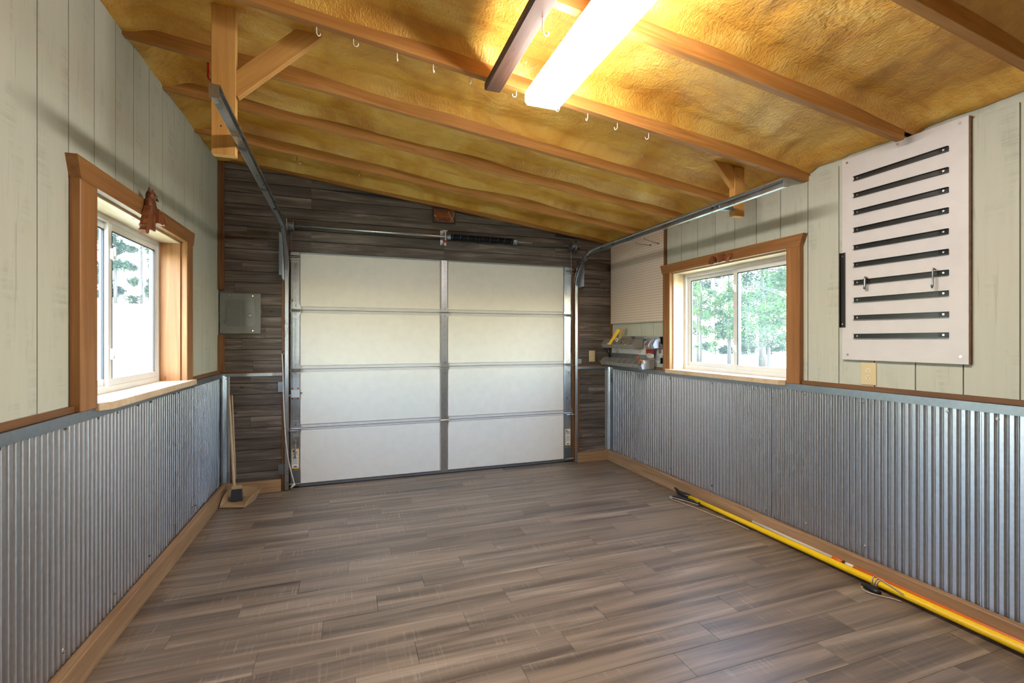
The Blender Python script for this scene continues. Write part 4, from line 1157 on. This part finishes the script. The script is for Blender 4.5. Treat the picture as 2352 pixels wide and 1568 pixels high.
# parts-bin rack
wy0, wy1 = Rr(1526, 800, .012).y, YB - 0.03
wz0, wz1 = Rr(1526, 833, .012).z, Rr(1526, 771, .012).z
rk = empty('bin_rack', (XR - 0.01, (wy0 + wy1) / 2, wz0)); tag(rk, 'white wall panel with two metal hang rails for parts bins', 'bin rack')
part(MB().box(XR - 0.014, XR - 0.001, wy0, wy1, wz0, wz1), 'panel', M['board'], rk)
RZ = [Rr(1515, 777, .02).z, Rr(1515, 822, .02).z]
for z in RZ:
    m = MB().box(XR - 0.020, XR - 0.014, wy0 + 0.006, wy1 - 0.01, z - 0.024, z + 0.02)
    m.box(XR - 0.030, XR - 0.027, wy0 + 0.006, wy1 - 0.01, z + 0.004, z + 0.024); m.box(XR - 0.030, XR - 0.014, wy0 + 0.006, wy1 - 0.01, z + 0.001, z + 0.004)
    hr = part(m, 'hang_rail', M['galv'], rk)
part(MB().box(XR - 0.05, XR - 0.012, wy0 + 0.004, wy0 + 0.02, RZ[0] - 0.05, RZ[0] + 0.016), 'end_stop', M['black'], rk)
part(MB().box(XR - 0.05, XR - 0.012, wy0 + 0.004, wy0 + 0.02, RZ[1] - 0.05, RZ[1] + 0.004), 'end_stop', M['black'], rk)
def bin_(yc, w, z, mat, label, dpt=0.125, h=0.072, group=None):
    """open-front hopper bin hung on a rail; z is its top at the back"""
    t = 0.0025; xb = XR - 0.032; xf = xb - dpt
    root = empty('parts_bin', (xb - dpt / 2, yc, z - h)); tag(root, label, 'bin', group)
    ya, yb = yc - w / 2, yc + w / 2
    zf = z - h + 0.028
    side = [(xb, z), (xb, z - h), (xf + 0.012, z - h), (xf, z - h + 0.03), (xf + 0.012, z - h * 0.42), (xf + 0.03, z - h * 0.12), (xf + 0.055, z)]
    for y in (ya, yb - t):
        part(MB().prism([(a, y, b) for a, b in side], (0, t, 0)), 'side_wall', mat, root)
    for y in (ya + t / 2, yb - t / 2):
        part(MB().tube([(a, y, b) for a, b in side[3:]] + [(xb, y, z)], 0.0032, 6), 'rim', mat, root)
    m = MB(); m.box(xb - t, xb, ya, yb, z - h, z); m.box(xf + 0.012, xb, ya, yb, z - h, z - h + t)
    part(m, 'back_and_floor', mat, root)
    m = MB(); m.prism([(xf + 0.012, ya, z - h), (xf, ya, z - h + 0.03), (xf + t, ya, z - h + 0.03), (xf + 0.012 + t, ya, z - h)], (0, w, 0)); m.box(xf - 0.002, xf + 0.004, ya, yb, z - h + 0.026, z - h + 0.034)
    part(m, 'front_lip', mat, root)
    part(MB().box(xb - 0.002, xb + 0.006, ya + 0.01, yb - 0.01, z - 0.012, z + 0.0), 'hang_lip', mat, root)
    return root
def ybin(u, v=800): return Rr(u, v, 0.16).y
topz = Rr(1475, 779, .032).z; lowz = Rr(1503, 827.5, .032).z
hT = topz - onX(1453, 800, XR - 0.157).z; hL = lowz - onX(1464, 845, XR - 0.157).z
gl = lambda row: 'open-front grey parts bins on the %s hang rail' % row
def bin_px(ufar, unear, z, mat, label, dpt=0.125, h=0.072, back=None):
    yf = Rr(ufar, 800, 0.032 + dpt).y
    yn = Rr(unear, 800, 0.032 + dpt).y if back is None else Rr(back, 800, 0.032).y
    return bin_((yf + yn) / 2, abs(yf - yn) - 0.003, z, mat, label, dpt, h), yn
tu = [1381.3, 1392, 1403.7, 1415, 1427, 1440, 1453]
labs = ['grey parts bin at the corner end of the upper hang rail', 'grey parts bin holding the yellow package on the upper hang rail', 'grey parts bin holding the tan brush on the upper hang rail', 'grey parts bin with small yellow-green fittings on the upper hang rail', 'empty grey parts bin in the middle of the upper hang rail', 'grey parts bin closing the joined row on the upper hang rail']
for i in range(6): bin_px(tu[i], tu[i + 1], topz, M['greybin'], labs[i], h=hT)
bin_px(1479.5, 1488.5, topz, M['greybin'], 'single grey parts bin beside the white bin on the upper rail', h=hT)
bin_px(1493.6, 1500.2, topz + 0.004, M['whitebin'], 'white parts bin at the window end of the upper rail', dpt=0.100, h=hT)
tu = [1378, 1390, 1402, 1413.6, 1426, 1438, 1451.5, 1464]
labs = ['grey parts bin at the corner end of the lower hang rail', 'grey parts bin under the black grip on the lower hang rail', 'empty grey parts bin beside the one under the black grip', 'empty grey parts bin before the steel rod on the lower rail', 'grey parts bin holding the steel rod on the lower rail', 'grey parts bin with orange-handled bits on the lower rail', 'grey parts bin next to the coil of orange twine']
for i in range(7): bin_px(tu[i], tu[i + 1], lowz, M['greybin'], labs[i], h=hL)
big, yn_ = bin_px(1465, 0, lowz, M['greybin'], 'wide grey bin with a pale front edge holding a coil of orange twine', 0.15, hL + 0.008, 1503.5)
part(MB().prism([(XR - 0.172, yn_ - 0.003, lowz - hL - 0.008), (XR - 0.186, yn_ - 0.003, lowz - hL * 0.6), (XR - 0.156, yn_ - 0.003, lowz - 0.002), (XR - 0.150, yn_ - 0.003, lowz - hL - 0.006)], (0, 0.006, 0)), 'pale_edge', M['whitebin'], big)

# contents of the bins
bin_y = lambda ua, ub: (Rr(ua, 800, 0.157).y, Rr(ub, 800, 0.157).y)      # far and near wall of a bin from its front edges
yf_, yn_b = bin_y(1392, 1403.7)
zfl = topz - hT
q = Vector((XR - 0.138, yf_ - 0.030, zfl + 0.022)); e = Vector((XR - 0.048, yn_b + 0.022, topz + 0.105))
d = (e - q).normalized()
pk = empty('yellow_package', q); tag(pk, 'yellow and grey blister package sticking out of a grey parts bin', 'package')
c = q.lerp(e, 0.5); ln = (e - q).length
side_ = Vector((0, 0, 1)) - d * d.z; side_.normalize(); out_ = d.cross(side_)
part(MB().obox(c, d, side_, out_, ln / 2, 0.017, 0.004), 'card', M['yellow'], pk)
part(MB().obox(c + d * 0.01 - out_ * 0.004 - side_ * 0.004, d, side_, out_, ln * 0.33, 0.012, 0.006), 'blister', M['greybin'], pk, bevel=0.002)
part(MB().obox(c + d * 0.03 - out_ * 0.011 + side_ * 0.006, d, side_, out_, ln * 0.16, 0.005, 0.002), 'dark_tool', M['black'], pk)
q2 = onX(1397, 792, XR - 0.14)
m = MB().obox(q2, (0, 1, 0), (0, 0, 1), (1, 0, 0), 0.012, 0.022, 0.003); tag(m.build('cream_tag', M['labelwhite'], bevel=0.001), 'cream paper tag hanging over the front of a grey parts bin', 'tag')
yf_, yn_b = bin_y(1403.7, 1415)
q = Vector((XR - 0.115, (yf_ + yn_b) / 2 + 0.008, zfl + 0.022)); e = Vector((XR - 0.05, (yf_ + yn_b) / 2 - 0.012, topz + 0.10))
br2 = empty('paint_brush', q); tag(br2, 'tan bristled brush standing in a grey parts bin', 'brush')
d = (e - q).normalized(); ln = (e - q).length
part(MB().tube([q - d * 0.01, q + d * (ln * 0.35)], [0.010, 0.012], 8), 'brush_handle', M['tan'], br2)
m = MB()
for i in range(14):
    o_ = Vector((random.uniform(-1, 1), random.uniform(-1, 1), random.uniform(-1, 1))) * 0.013
    m.tube([q + d * (ln * 0.3) + o_ * 0.4, e + o_ * 1.6], 0.004, 5)
o = part(m, 'bristles', M['tan'], br2); o['kind'] = 'stuff'
pr_ = onX(1416.5, 780, XR - 0.15)
pts = [pr_ + Vector((0, 0.018 * math.cos(t * 0.7), 0.018 * math.sin(t * 0.7))) for t in range(10)]
tag(MB().tube(pts, 0.0045, 6).build('white_ring', M['labelwhite'], smooth=True), 'small white plastic ring propped on a grey parts bin', 'ring')
for i, (u, v, mt, lb) in enumerate(((1431, 789, 'yellow', 'small yellow plastic fitting in a grey parts bin'), (1427, 787, 'leaf1', 'small green plastic fitting in a grey parts bin'), (1435, 790.5, 'labelyellow', 'tiny mustard wire connector in a grey parts bin'))):
    p = onX(u, v, XR - 0.115)
    m = MB().tube([p + Vector((0, -0.014, -0.006)), p, p + Vector((0.004, 0.014, 0.004))], [0.006, 0.009, 0.005], 8)
    tag(m.build('plastic_fitting', M[mt], smooth=True), lb, 'fitting')
q = onX(1397, 797, XR - 0.15); e = onX(1401, 820, XR - 0.13)
gp = empty('hand_tool', e); tag(gp, 'black gripped hand tool hanging from the upper parts bins', 'hand tool')
part(MB().tube([q, q + Vector((0, 0, -0.012))], 0.004, 6), 'tool_shank', M['galvdull'], gp)
part(MB().tube([q + Vector((0, 0, -0.01)), q.lerp(e, 0.5), e], [0.010, 0.016, 0.012], 10), 'grip', M['black'], gp, smooth=True)
yf_, yn_b = bin_y(1426, 1438)
zlo = lowz - hL
q = Vector((XR - 0.135, (yf_ + yn_b) / 2 + 0.012, zlo + 0.008)); e = Vector((XR - 0.042, (yf_ + yn_b) / 2 - 0.012, lowz + 0.045))
tag(MB().tube([q, e], 0.0045, 6).build('steel_rod', M['galvdull']), 'thin steel rod leaning in a lower grey parts bin', 'rod')
for u, v, u2, v2 in ((1458, 830, 1467, 818),):
    q, e = onX(u, v, XR - 0.13), onX(u2, v2, XR - 0.06)
    dv = empty('screwdriver', q); tag(dv, 'small orange-handled screwdriver in a lower grey parts bin', 'screwdriver')
    part(MB().tube([q.lerp(e, 0.5), e], [0.007, 0.009], 8), 'handle', M['orange'], dv); part(MB().tube([q, q.lerp(e, 0.55)], 0.003, 6), 'blade', M['chrome'], dv)
c = onX(1473, 834, XR - 0.14)
cw = empty('twine_coil', c); tag(cw, 'coil of orange twine in the wide grey bin', 'twine')
for i in range(5):
    pts = [c + Vector((0.012 * math.sin(t * 0.5 + i) , (0.030 - 0.003 * i) * math.cos(t * 0.449), (0.022 - 0.002 * i) * math.sin(t * 0.449) + 0.004 * i)) for t in range(15)]
    part(MB().tube(pts, 0.0055, 6), 'twine_loop', M['copper'], cw, smooth=True)
p = onX(1479, 831, XR - 0.16); tag(MB().obox(p, (0, 1, 0), (0, 0, 1), (1, 0, 0), 0.016, 0.016, 0.001).build('paper_tag', M['labelwhite']), 'white paper tag on the coil of orange twine', 'tag')
# hanging bag card and brown saw handle
a, b = Rr(1484, 801, .05), Rr(1502, 823, .05)
bag = empty('bagged_hardware', (XR - 0.05, (a.y + b.y) / 2, b.z)); tag(bag, 'clear hardware bag with red header card hanging between the rails', 'hardware bag')
part(MB().box(XR - 0.052, XR - 0.05, b.y, a.y, a.z - 0.045, a.z), 'header_card', M['redtag'], bag)
part(MB().blob(((XR - 0.048), (a.y + b.y) / 2, (a.z - 0.04 + b.z) / 2), (0.012, abs(a.y - b.y) / 2, (a.z - 0.03 - b.z) / 2), 2, 0.25, 3), 'clear_pouch', M['screen'], bag)
p, q = Rr(1513.5, 785, .062), Rr(1516, 811, .062)
sw = empty('putty_knife', (p.x, p.y, q.z)); tag(sw, 'dark brown handled tool hanging at the window end of the bin rack', 'hand tool')
part(MB().tube([p, p.lerp(q, 0.5), q], [0.010, 0.009, 0.011], 8), 'handle', M['brown'], sw); part(MB().tube([q, q - Vector((0, 0, 0.09))], 0.0022, 5), 'shank', M['galvdull'], sw)
part(MB().tube([p + Vector((0.03, 0, 0.02)), p + Vector((0.0, 0, 0.018)), p], 0.003, 5), 'hanger_wire', M['galv'], sw)

# ---- carvings on the window heads
p = L(343, 500, 0.05); xh = XL + 0.055
cv = empty('carved_figure', (xh, p.y, p.z)); tag(cv, 'red-brown carved wooden owl figure with jagged bark wings on the left window head', 'carving')
def Lc(u, v, d=0.055): return L(u, v, d)
def dist(u0, u1): return abs(Lc(u0, 480).y - Lc(u1, 480).y)
hd_ = Lc(347, 452); bd = Lc(345, 474)
m = MB().blob(bd, (0.026, 0.048, 0.052), 3, 0.12, 1); part(m, 'body', M['carve'], cv, smooth=True)
m = MB().blob(hd_, (0.024, 0.030, 0.034), 3, 0.08, 2)
for s_ in (-1, 1): m.tube([hd_ + Vector((0, s_ * 0.018, 0.014)), hd_ + Vector((0, s_ * 0.024, 0.046))], [0.012, 0.002], 8)
hdo = part(m, 'head', M['carve'], cv, smooth=True)
adopt(hdo, MB().tube([hd_ + Vector((0.018, 0.006, -0.008)), hd_ + Vector((0.030, 0.012, -0.020))], [0.009, 0.003], 8).build('beak', M['brown'], smooth=True))
for s_ in (-1, 1): adopt(hdo, MB().blob(hd_ + Vector((0.021, s_ * 0.012, 0.006)), (0.004, 0.005, 0.005), 1).build('eye', M['black'], smooth=True))
for dy in (-0.018, 0.006, 0.026):
    b0 = bd + Vector((0.0, dy, -0.03)); part(MB().tube([b0, b0 + Vector((0.004, 0.004, -0.05)), b0 + Vector((0.006, 0.006, -0.095))], [0.014, 0.011, 0.008], 8), 'leg', M['carve'], cv, smooth=True)
def bark(pts, name, th=0.02):
    m = MB().prism([tuple(q_) for q_ in pts], (th, 0, 0)); return part(m, name, M['carve'], cv)
def jag(px):
    return [Lc(u, v, 0.045) for u, v in px]
bark(jag([(332, 470), (327, 485), (326, 492), (323, 500), (321, 512), (318, 514), (321, 522), (317, 526), (321, 536), (326, 534), (328, 526), (335, 525), (337, 516), (337, 500), (336, 485)]), 'bark_wing', 0.03)
bark(jag([(353, 480), (356, 492), (359, 488), (365, 497), (369, 512), (368, 519), (364, 514), (360, 517), (356, 513), (352, 512)]), 'bark_wing', 0.026)
bark(jag([(338, 480), (352, 480), (354, 500), (352, 514), (345, 512), (338, 512)]), 'perch', 0.012)
xh2 = 0.046
def Rc(u, v, d=xh2): return Rr(u, v, d)
p = Rc(1655, 600)
cv = empty('carved_relief', (XR - xh2, p.y, p.z)); tag(cv, 'dark red-brown carved wooden animal scene on the right window head', 'carving')
s_ = 100 / 2352.0
zz = lambda a, b: Rc(1610 + a * s_, 570 + b * s_)
def bark2(pts, th, name, mat='carve'):
    return part(MB().prism([tuple(zz(a, b)) for a, b in pts], (-th, 0, 0)), name, M[mat], cv)
bark2([(480, 810), (640, 460), (700, 420), (760, 480), (830, 640), (850, 800), (720, 880), (520, 890)], 0.018, 'hut_shape')
bark2([(820, 480), (900, 520), (1000, 600), (960, 720), (900, 790), (830, 720)], 0.012, 'dark_gap', 'brown')
bark2([(930, 450), (990, 380), (1050, 420), (1130, 360), (1190, 400), (1260, 310), (1340, 370), (1320, 480), (1290, 620), (1330, 700), (1180, 760), (1000, 740), (960, 560)], 0.022, 'stump_shape')
bark2([(1330, 400), (1480, 420), (1540, 280), (1600, 330), (1680, 300), (1730, 260), (1710, 400), (1690, 460), (1560, 500), (1540, 590), (1520, 740), (1440, 700), (1350, 700), (1340, 560)], 0.02, 'animal_shape')

# ================================================================== POLES ALONG THE RIGHT BASE
def fp(u, v, z): return onZ(u, v, z)
r0 = 0.019
P0 = fp(1583, 1141, 0.03); P1 = fp(1890, 1277, 0.036); P2 = fp(2150, 1397, 0.04); P3 = fp(2352, 1490, 0.042)
dirp = (P3 - P1); dirp.z = 0; dirp.normalize()
P4 = P3 + dirp * 0.9
pp = empty('pole_pruner', (P1.x, P1.y, 0)); tag(pp, 'yellow fibreglass pole pruner lying on the floor along the right baseboard', 'pole pruner')
line = lambda t: P0 + (P4 - P0) * t
base_dir = (P3 - P0).normalized()
part(MB().tube([P0 + (P3 - P0) * t for t in (0, .25, .5, .75, 1.0, 1.15)], [0.0165, 0.0175, 0.0185, 0.0195, 0.0205, 0.021], 16), 'pole', M['yellow'], pp, smooth=True)
hd0 = P0 - base_dir * 0.13
part(MB().tube([P0 + base_dir * 0.004, P0 - base_dir * 0.05, hd0], [0.021, 0.022, 0.016], 12), 'socket', M['black'], pp, smooth=True)
# curved saw blade reaching into the corner side
bl = [hd0, fp(1553, 1122, 0.03), fp(1540, 1112, 0.03), fp(1530, 1106, 0.028)]
m = MB().tube(bl, [0.014, 0.010, 0.007, 0.003], 6); part(m, 'pruning_head', M['black'], pp, smooth=True)
# lever arm with pulley and cord
arm = [fp(1612, 1158, 0.012), fp(1590, 1150, 0.02), fp(1560, 1141, 0.022), fp(1540, 1141, 0.014)]
la = part(MB().tube(arm, [0.012, 0.010, 0.012, 0.008], 8), 'lever_arm', M['black'], pp, smooth=True)
adopt(la, MB().tube([fp(1607, 1158, 0.004), fp(1607, 1158, 0.02)], 0.018, 12).build('pulley', M['black']))
adopt(la, MB().tube([fp(1541, 1142, 0.002), fp(1541, 1142, 0.016)], 0.014, 12).build('pulley', M['galvdull']))
cord = [fp(1604, 1159, 0.018), fp(1575, 1150, 0.022), fp(1546, 1142, 0.018), fp(1540, 1145, 0.008), fp(1560, 1152, 0.006), fp(1600, 1167, 0.006), fp(1650, 1187, 0.005), fp(1690, 1202, 0.005), fp(1720, 1216, 0.005)]
part(MB().tube(cord, 0.0032, 6), 'pull_cord', M['rope'], pp, smooth=True)
# wrapped cord on the pole and the black handle below it
def polept(u): 
    best = min((abs((lambda q: q)(projx(P0 + (P3 - P0) * (t / 400))) - u), t / 400) for t in range(401)); return P0 + (P3 - P0) * best[1]
def projx(p):
    x = ct * p.x - st * p.y; y = st * p.x + ct * p.y; return CXP + FPX * x / y
c0, c1 = polept(2003), polept(2022)
side_ = Vector((-base_dir.y, base_dir.x, 0)); upv = Vector((0, 0, 1))
for i, t in enumerate((0.0, 0.45, 1.0)):
    c = c0.lerp(c1, t)
    pts = [c + side_ * (0.0235 * math.cos(a * 0.4488)) + upv * (0.0235 * math.sin(a * 0.4488)) + base_dir * (0.012 * math.sin(a * 0.2244 + i)) for a in range(15)]
    part(MB().tube(pts, 0.0036, 6), 'cord_wrap', M['rope'], pp, smooth=True)
hk0, hk1 = fp(1980, 1341, 0.014), fp(2021, 1362, 0.014)
part(MB().tube([hk0, hk0.lerp(hk1, 0.25), hk0.lerp(hk1, 0.8), hk1], [0.007, 0.014, 0.015, 0.011], 10), 'pull_handle', M['black'], pp, smooth=True)
tail = [fp(1990, 1351, 0.006), fp(1984, 1346, 0.008), fp(1979, 1348, 0.006), fp(1985, 1356, 0.005), fp(2000, 1362, 0.005), fp(2030, 1370, 0.005), fp(2052, 1375, 0.005), fp(2070, 1381, 0.006)]
part(MB().tube(tail, 0.0034, 6), 'cord_tail', M['rope'], pp, smooth=True)
cr2 = [polept(2016) + upv * 0.026, polept(2035) + upv * 0.026 + side_ * -0.012, polept(2056) + upv * 0.022 - side_ * 0.02, polept(2082) + upv * 0.012 - side_ * 0.026]
part(MB().tube(cr2, 0.0034, 6), 'cord_run', M['rope'], pp, smooth=True)
# second, thinner white and orange pole lying behind the yellow one
off = Vector((-side_.x, -side_.y, 0)); off = off if off.x > 0 else -off
def back(u, d=0.038, z=0.045):
    q = polept(u); return Vector((q.x, q.y, 0)) + off * d + upv * z
sp_ = empty('marker_pole', back(2000, z=0)); tag(sp_, 'thin white and orange pole lying behind the yellow pole pruner', 'pole')
segs = [(1720, 1903, 'whiterope', 0.011), (1903, 1926, 'orange', 0.013), (1926, 1932, 'black', 0.014), (1932, 1950, 'labelwhite', 0.012), (1950, 2352, 'orange', 0.012)]
for a, b, mt, rr_ in segs:
    qa, qb = back(a), back(b)
    if b == 2352: qb = qb + base_dir * 0.5
    part(MB().tube([qa, qb], rr_, 10), 'pole_segment', M[mt], sp_, smooth=True)
part(MB().tube([back(1880, 0.050, 0.049), back(2000, 0.050, 0.054), back(2200, 0.050, 0.054), back(2352, 0.050, 0.054) + base_dir * 0.4], 0.0035, 6), 'white_line', M['labelwhite'], sp_, smooth=True)
part(MB().tube([back(1905, 0.045, 0.040), back(1918, 0.042, 0.046), back(1932, 0.04, 0.040)], 0.007, 8), 'clip', M['black'], sp_, smooth=True)

# ================================================================== OUTDOORS
def gz(x, y):
    t = min(1, max(0, (-x - 2.0) / 10.0)); t = t * t * (3 - 2 * t)
    return -0.32 + t * 3.6 * min(1.3, max(0, (y - 4) / 34.0)) + 0.05 * noise.noise(Vector((x * 0.2, y * 0.2, 0)))
NG = 90
gx0, gx1, gy0, gy1 = -80, 110, -60, 130
vs = []; fs = []
for j in range(NG + 1):
    for i in range(NG + 1):
        x = gx0 + (gx1 - gx0) * i / NG; y = gy0 + (gy1 - gy0) * j / NG
        z = gz(x, y)
        if -6 < x < 8 and -6 < y < 9: z = min(z, -0.3)
        vs.append((x, y, z))
W_ = NG + 1
fs = [(j * W_ + i, j * W_ + i + 1, (j + 1) * W_ + i + 1, (j + 1) * W_ + i) for j in range(NG) for i in range(NG)]
gr = MB().add(vs, fs).build('ground', M['grass'], smooth=True); struct(gr, 'sunlit pale green lawn outside the windows', 'lawn')

def tree(u, v, h, crown_r, crown_z0, leaf, nleaf, label, lsz=0.062, trunk_r=0.09, lean=0.0, seed=1, dist=None):
    rg = random.Random(seed)
    if dist is None:
        p = onZ(u, v, -0.32)
    else:
        r = ray(u, 700); r.z = 0; r.normalize(); p = EY + r * dist; p.z = gz(p.x, p.y)
    base = Vector((p.x, p.y, gz(p.x, p.y) - 0.05))
    root = empty('tree', base); tag(root, label, 'tree')
    tp = [base + Vector((lean * t * h * 0.5, 0, h * t)) + Vector((noise.noise(Vector((t * 3, seed, 0))) * 0.25 * t, noise.noise(Vector((t * 3, seed, 9))) * 0.25 * t, 0)) for t in (0, .15, .3, .5, .7, .9)]
    m = MB().tube(tp, [trunk_r * 1.25, trunk_r, trunk_r * .9, trunk_r * .7, trunk_r * .45, trunk_r * .2], 8)
    for k in range(9):
        t = 0.3 + 0.6 * k / 9; s0 = base.lerp(tp[-1], t); a = rg.uniform(0, 6.28); ln = crown_r * rg.uniform(.5, .9)
        e = s0 + Vector((math.cos(a) * ln, math.sin(a) * ln, ln * rg.uniform(.2, .6))); m.tube([s0, s0.lerp(e, .5) + Vector((0, 0, .08)), e], [trunk_r * .22, trunk_r * .13, trunk_r * .05], 5)
    part(m, 'trunk', M['bark'], root, smooth=True)
    vs, fs = [], []
    cl = []
    for k in range(26):
        a = rg.uniform(0, 6.28); rr_ = crown_r * math.sqrt(rg.random()); zz = crown_z0 + (h - crown_z0) * rg.random()
        tz = (zz - crown_z0) / (h - crown_z0); rr_ *= (1.0 - 0.75 * max(0, tz - 0.35) / 0.65)
        cl.append((Vector((rr_ * math.cos(a), rr_ * math.sin(a), zz)), crown_r * rg.uniform(.22, .42)))
    for k in range(nleaf):
        c, r_ = cl[rg.randrange(len(cl))]
        q = Vector((rg.gauss(0, .5), rg.gauss(0, .5), rg.gauss(0, .32))) * r_ + c
        rad = math.hypot(q.x, q.y)
        if rad > crown_r * 0.97: q.x *= crown_r * 0.97 / rad * rg.uniform(.8, 1); q.y *= crown_r * 0.97 / rad * rg.uniform(.8, 1)
        q += base
        n1 = Vector((rg.uniform(-1, 1), rg.uniform(-1, 1), rg.uniform(-.5, .5))).normalized()
        n2 = n1.cross(Vector((rg.uniform(-.6, .6), rg.uniform(-.6, .6), 1))).normalized(); s_ = lsz * rg.uniform(.6, 1.3)
        o = len(vs); vs += [q - n1 * s_, q - n2 * s_ * .5 + Vector((0, 0, -.01)), q + n1 * s_, q + n2 * s_ * .5]; fs.append((o, o + 1, o + 2, o + 3))
    me = bpy.data.meshes.new('foliage'); me.from_pydata([tuple(a) for a in vs], [], fs); me.materials.append(M[leaf])
    fo = bpy.data.objects.new('foliage', me); COL.objects.link(fo); fo['kind'] = 'stuff'; adopt(root, fo)
    return root
# through the right window
# trunks stand where their feet show on the lawn; crowns are as wide as the gaps between them allow
tree(1603, 836.5, 7.0, 1.25, 0.7, 'leaf1', 9000, 'slim young tree seen at the far edge of the right window', seed=11, trunk_r=.075)
tree(1609, 841.5, 6.4, 1.2, 0.9, 'leaf1', 8000, 'leaning sapling next to the slim young tree outside the right window', seed=12, trunk_r=.07, lean=.01)
tree(1675, 844, 7.6, 1.45, 0.8, 'leaf1', 12000, 'bright green tree behind the meeting rail of the right window', seed=13, trunk_r=.10, lean=-.01)
tree(1751, 847.5, 7.4, 1.65, 1.0, 'leaf2', 12000, 'dark-leaved tree with a stout trunk outside the right window', seed=14, trunk_r=.17)
tree(1766, 858, 4.2, 1.05, 1.0, 'leaf3', 6000, 'small pale-leaved tree in front of the dark-leaved one outside', seed=15, trunk_r=.08)
tree(1868, 860, 7.0, 2.6, 2.2, 'leaf1', 20000, 'large yellow-green maple filling the right pane of the right window', seed=16, trunk_r=.13, dist=13)
wood_r = (('with a broad low crown', 1515, 56, 13), ('with a rounded crown behind the utility pole', 1640, 56, 14), ('standing behind the guy wire', 1762, 56, 14.5), ('with a tall narrow crown', 1880, 56, 13.5), ('half hidden in the second row', 1578, 72, 18), ('taller than its neighbours in the second row', 1702, 72, 19), ('with dense leaves in the second row', 1822, 72, 18.5), ('standing apart at the garage end of the row', 1395, 56, 14), ('closing the row at the open field end', 2010, 56, 14.5))
for i, (lb, u, dd, hh_) in enumerate(wood_r):
    tree(u, 815, hh_, 2.55 if dd < 60 else 3.3, 0.3, 'leaf2', 17000, 'dark tree ' + lb + ' beyond the right lawn', lsz=.19, seed=30 + i, trunk_r=.17, dist=dd)['group'] = 'woodland edge beyond the right lawn'
wood_l = (('at the near casing side', 148, 66, 14), ('in the middle of the left window view', 265, 66, 15), ('at the far casing side', 385, 66, 14), ('in the second row behind the near sash', 205, 80, 19), ('in the second row behind the far sash', 325, 80, 19), ('standing apart at the road end of the row', 20, 66, 14), ('closing the row behind the garage', 515, 66, 14))
for i, (lb, u, dd, hh_) in enumerate(wood_l):
    tree(u, 700, hh_, 2.1 if dd < 70 else 2.5, 0.2, 'leaf2', 15000, 'broad tree ' + lb + ' beyond the left lawn', lsz=.2, seed=50 + i, trunk_r=.17, dist=dd)['group'] = 'hedge line beyond the left lawn'
p = onZ(1637, 817, -0.32); p.z = gz(p.x, p.y) - 0.05
up_ = empty('utility_pole', p); tag(up_, 'pale weathered utility pole among the trees outside the right window', 'utility pole')
part(MB().tube([p, p + Vector((0, 0, 8.5))], [0.19, 0.14], 12), 'pole', M['polewood'], up_, smooth=True)
part(MB().obox(p + Vector((0, 0, 7.9)), (1, 0, 0), (0, 1, 0), (0, 0, 1), 1.1, 0.06, 0.06), 'crossarm', M['polewood'], up_)
gnd = onZ(1745, 822, -0.32); gnd.z = gz(gnd.x, gnd.y) - 0.03; top = p + Vector((0, 0, 8.1))
gw = empty('guy_wire', gnd); tag(gw, 'guy wire with yellow plastic guard outside the right window', 'guy wire')
part(MB().tube([gnd.lerp(top, 0.03), gnd.lerp(top, 0.105)], 0.055, 8), 'guard', M['yellow'], gw)
part(MB().tube([gnd, top], 0.012, 5), 'wire', M['galvdull'], gw)
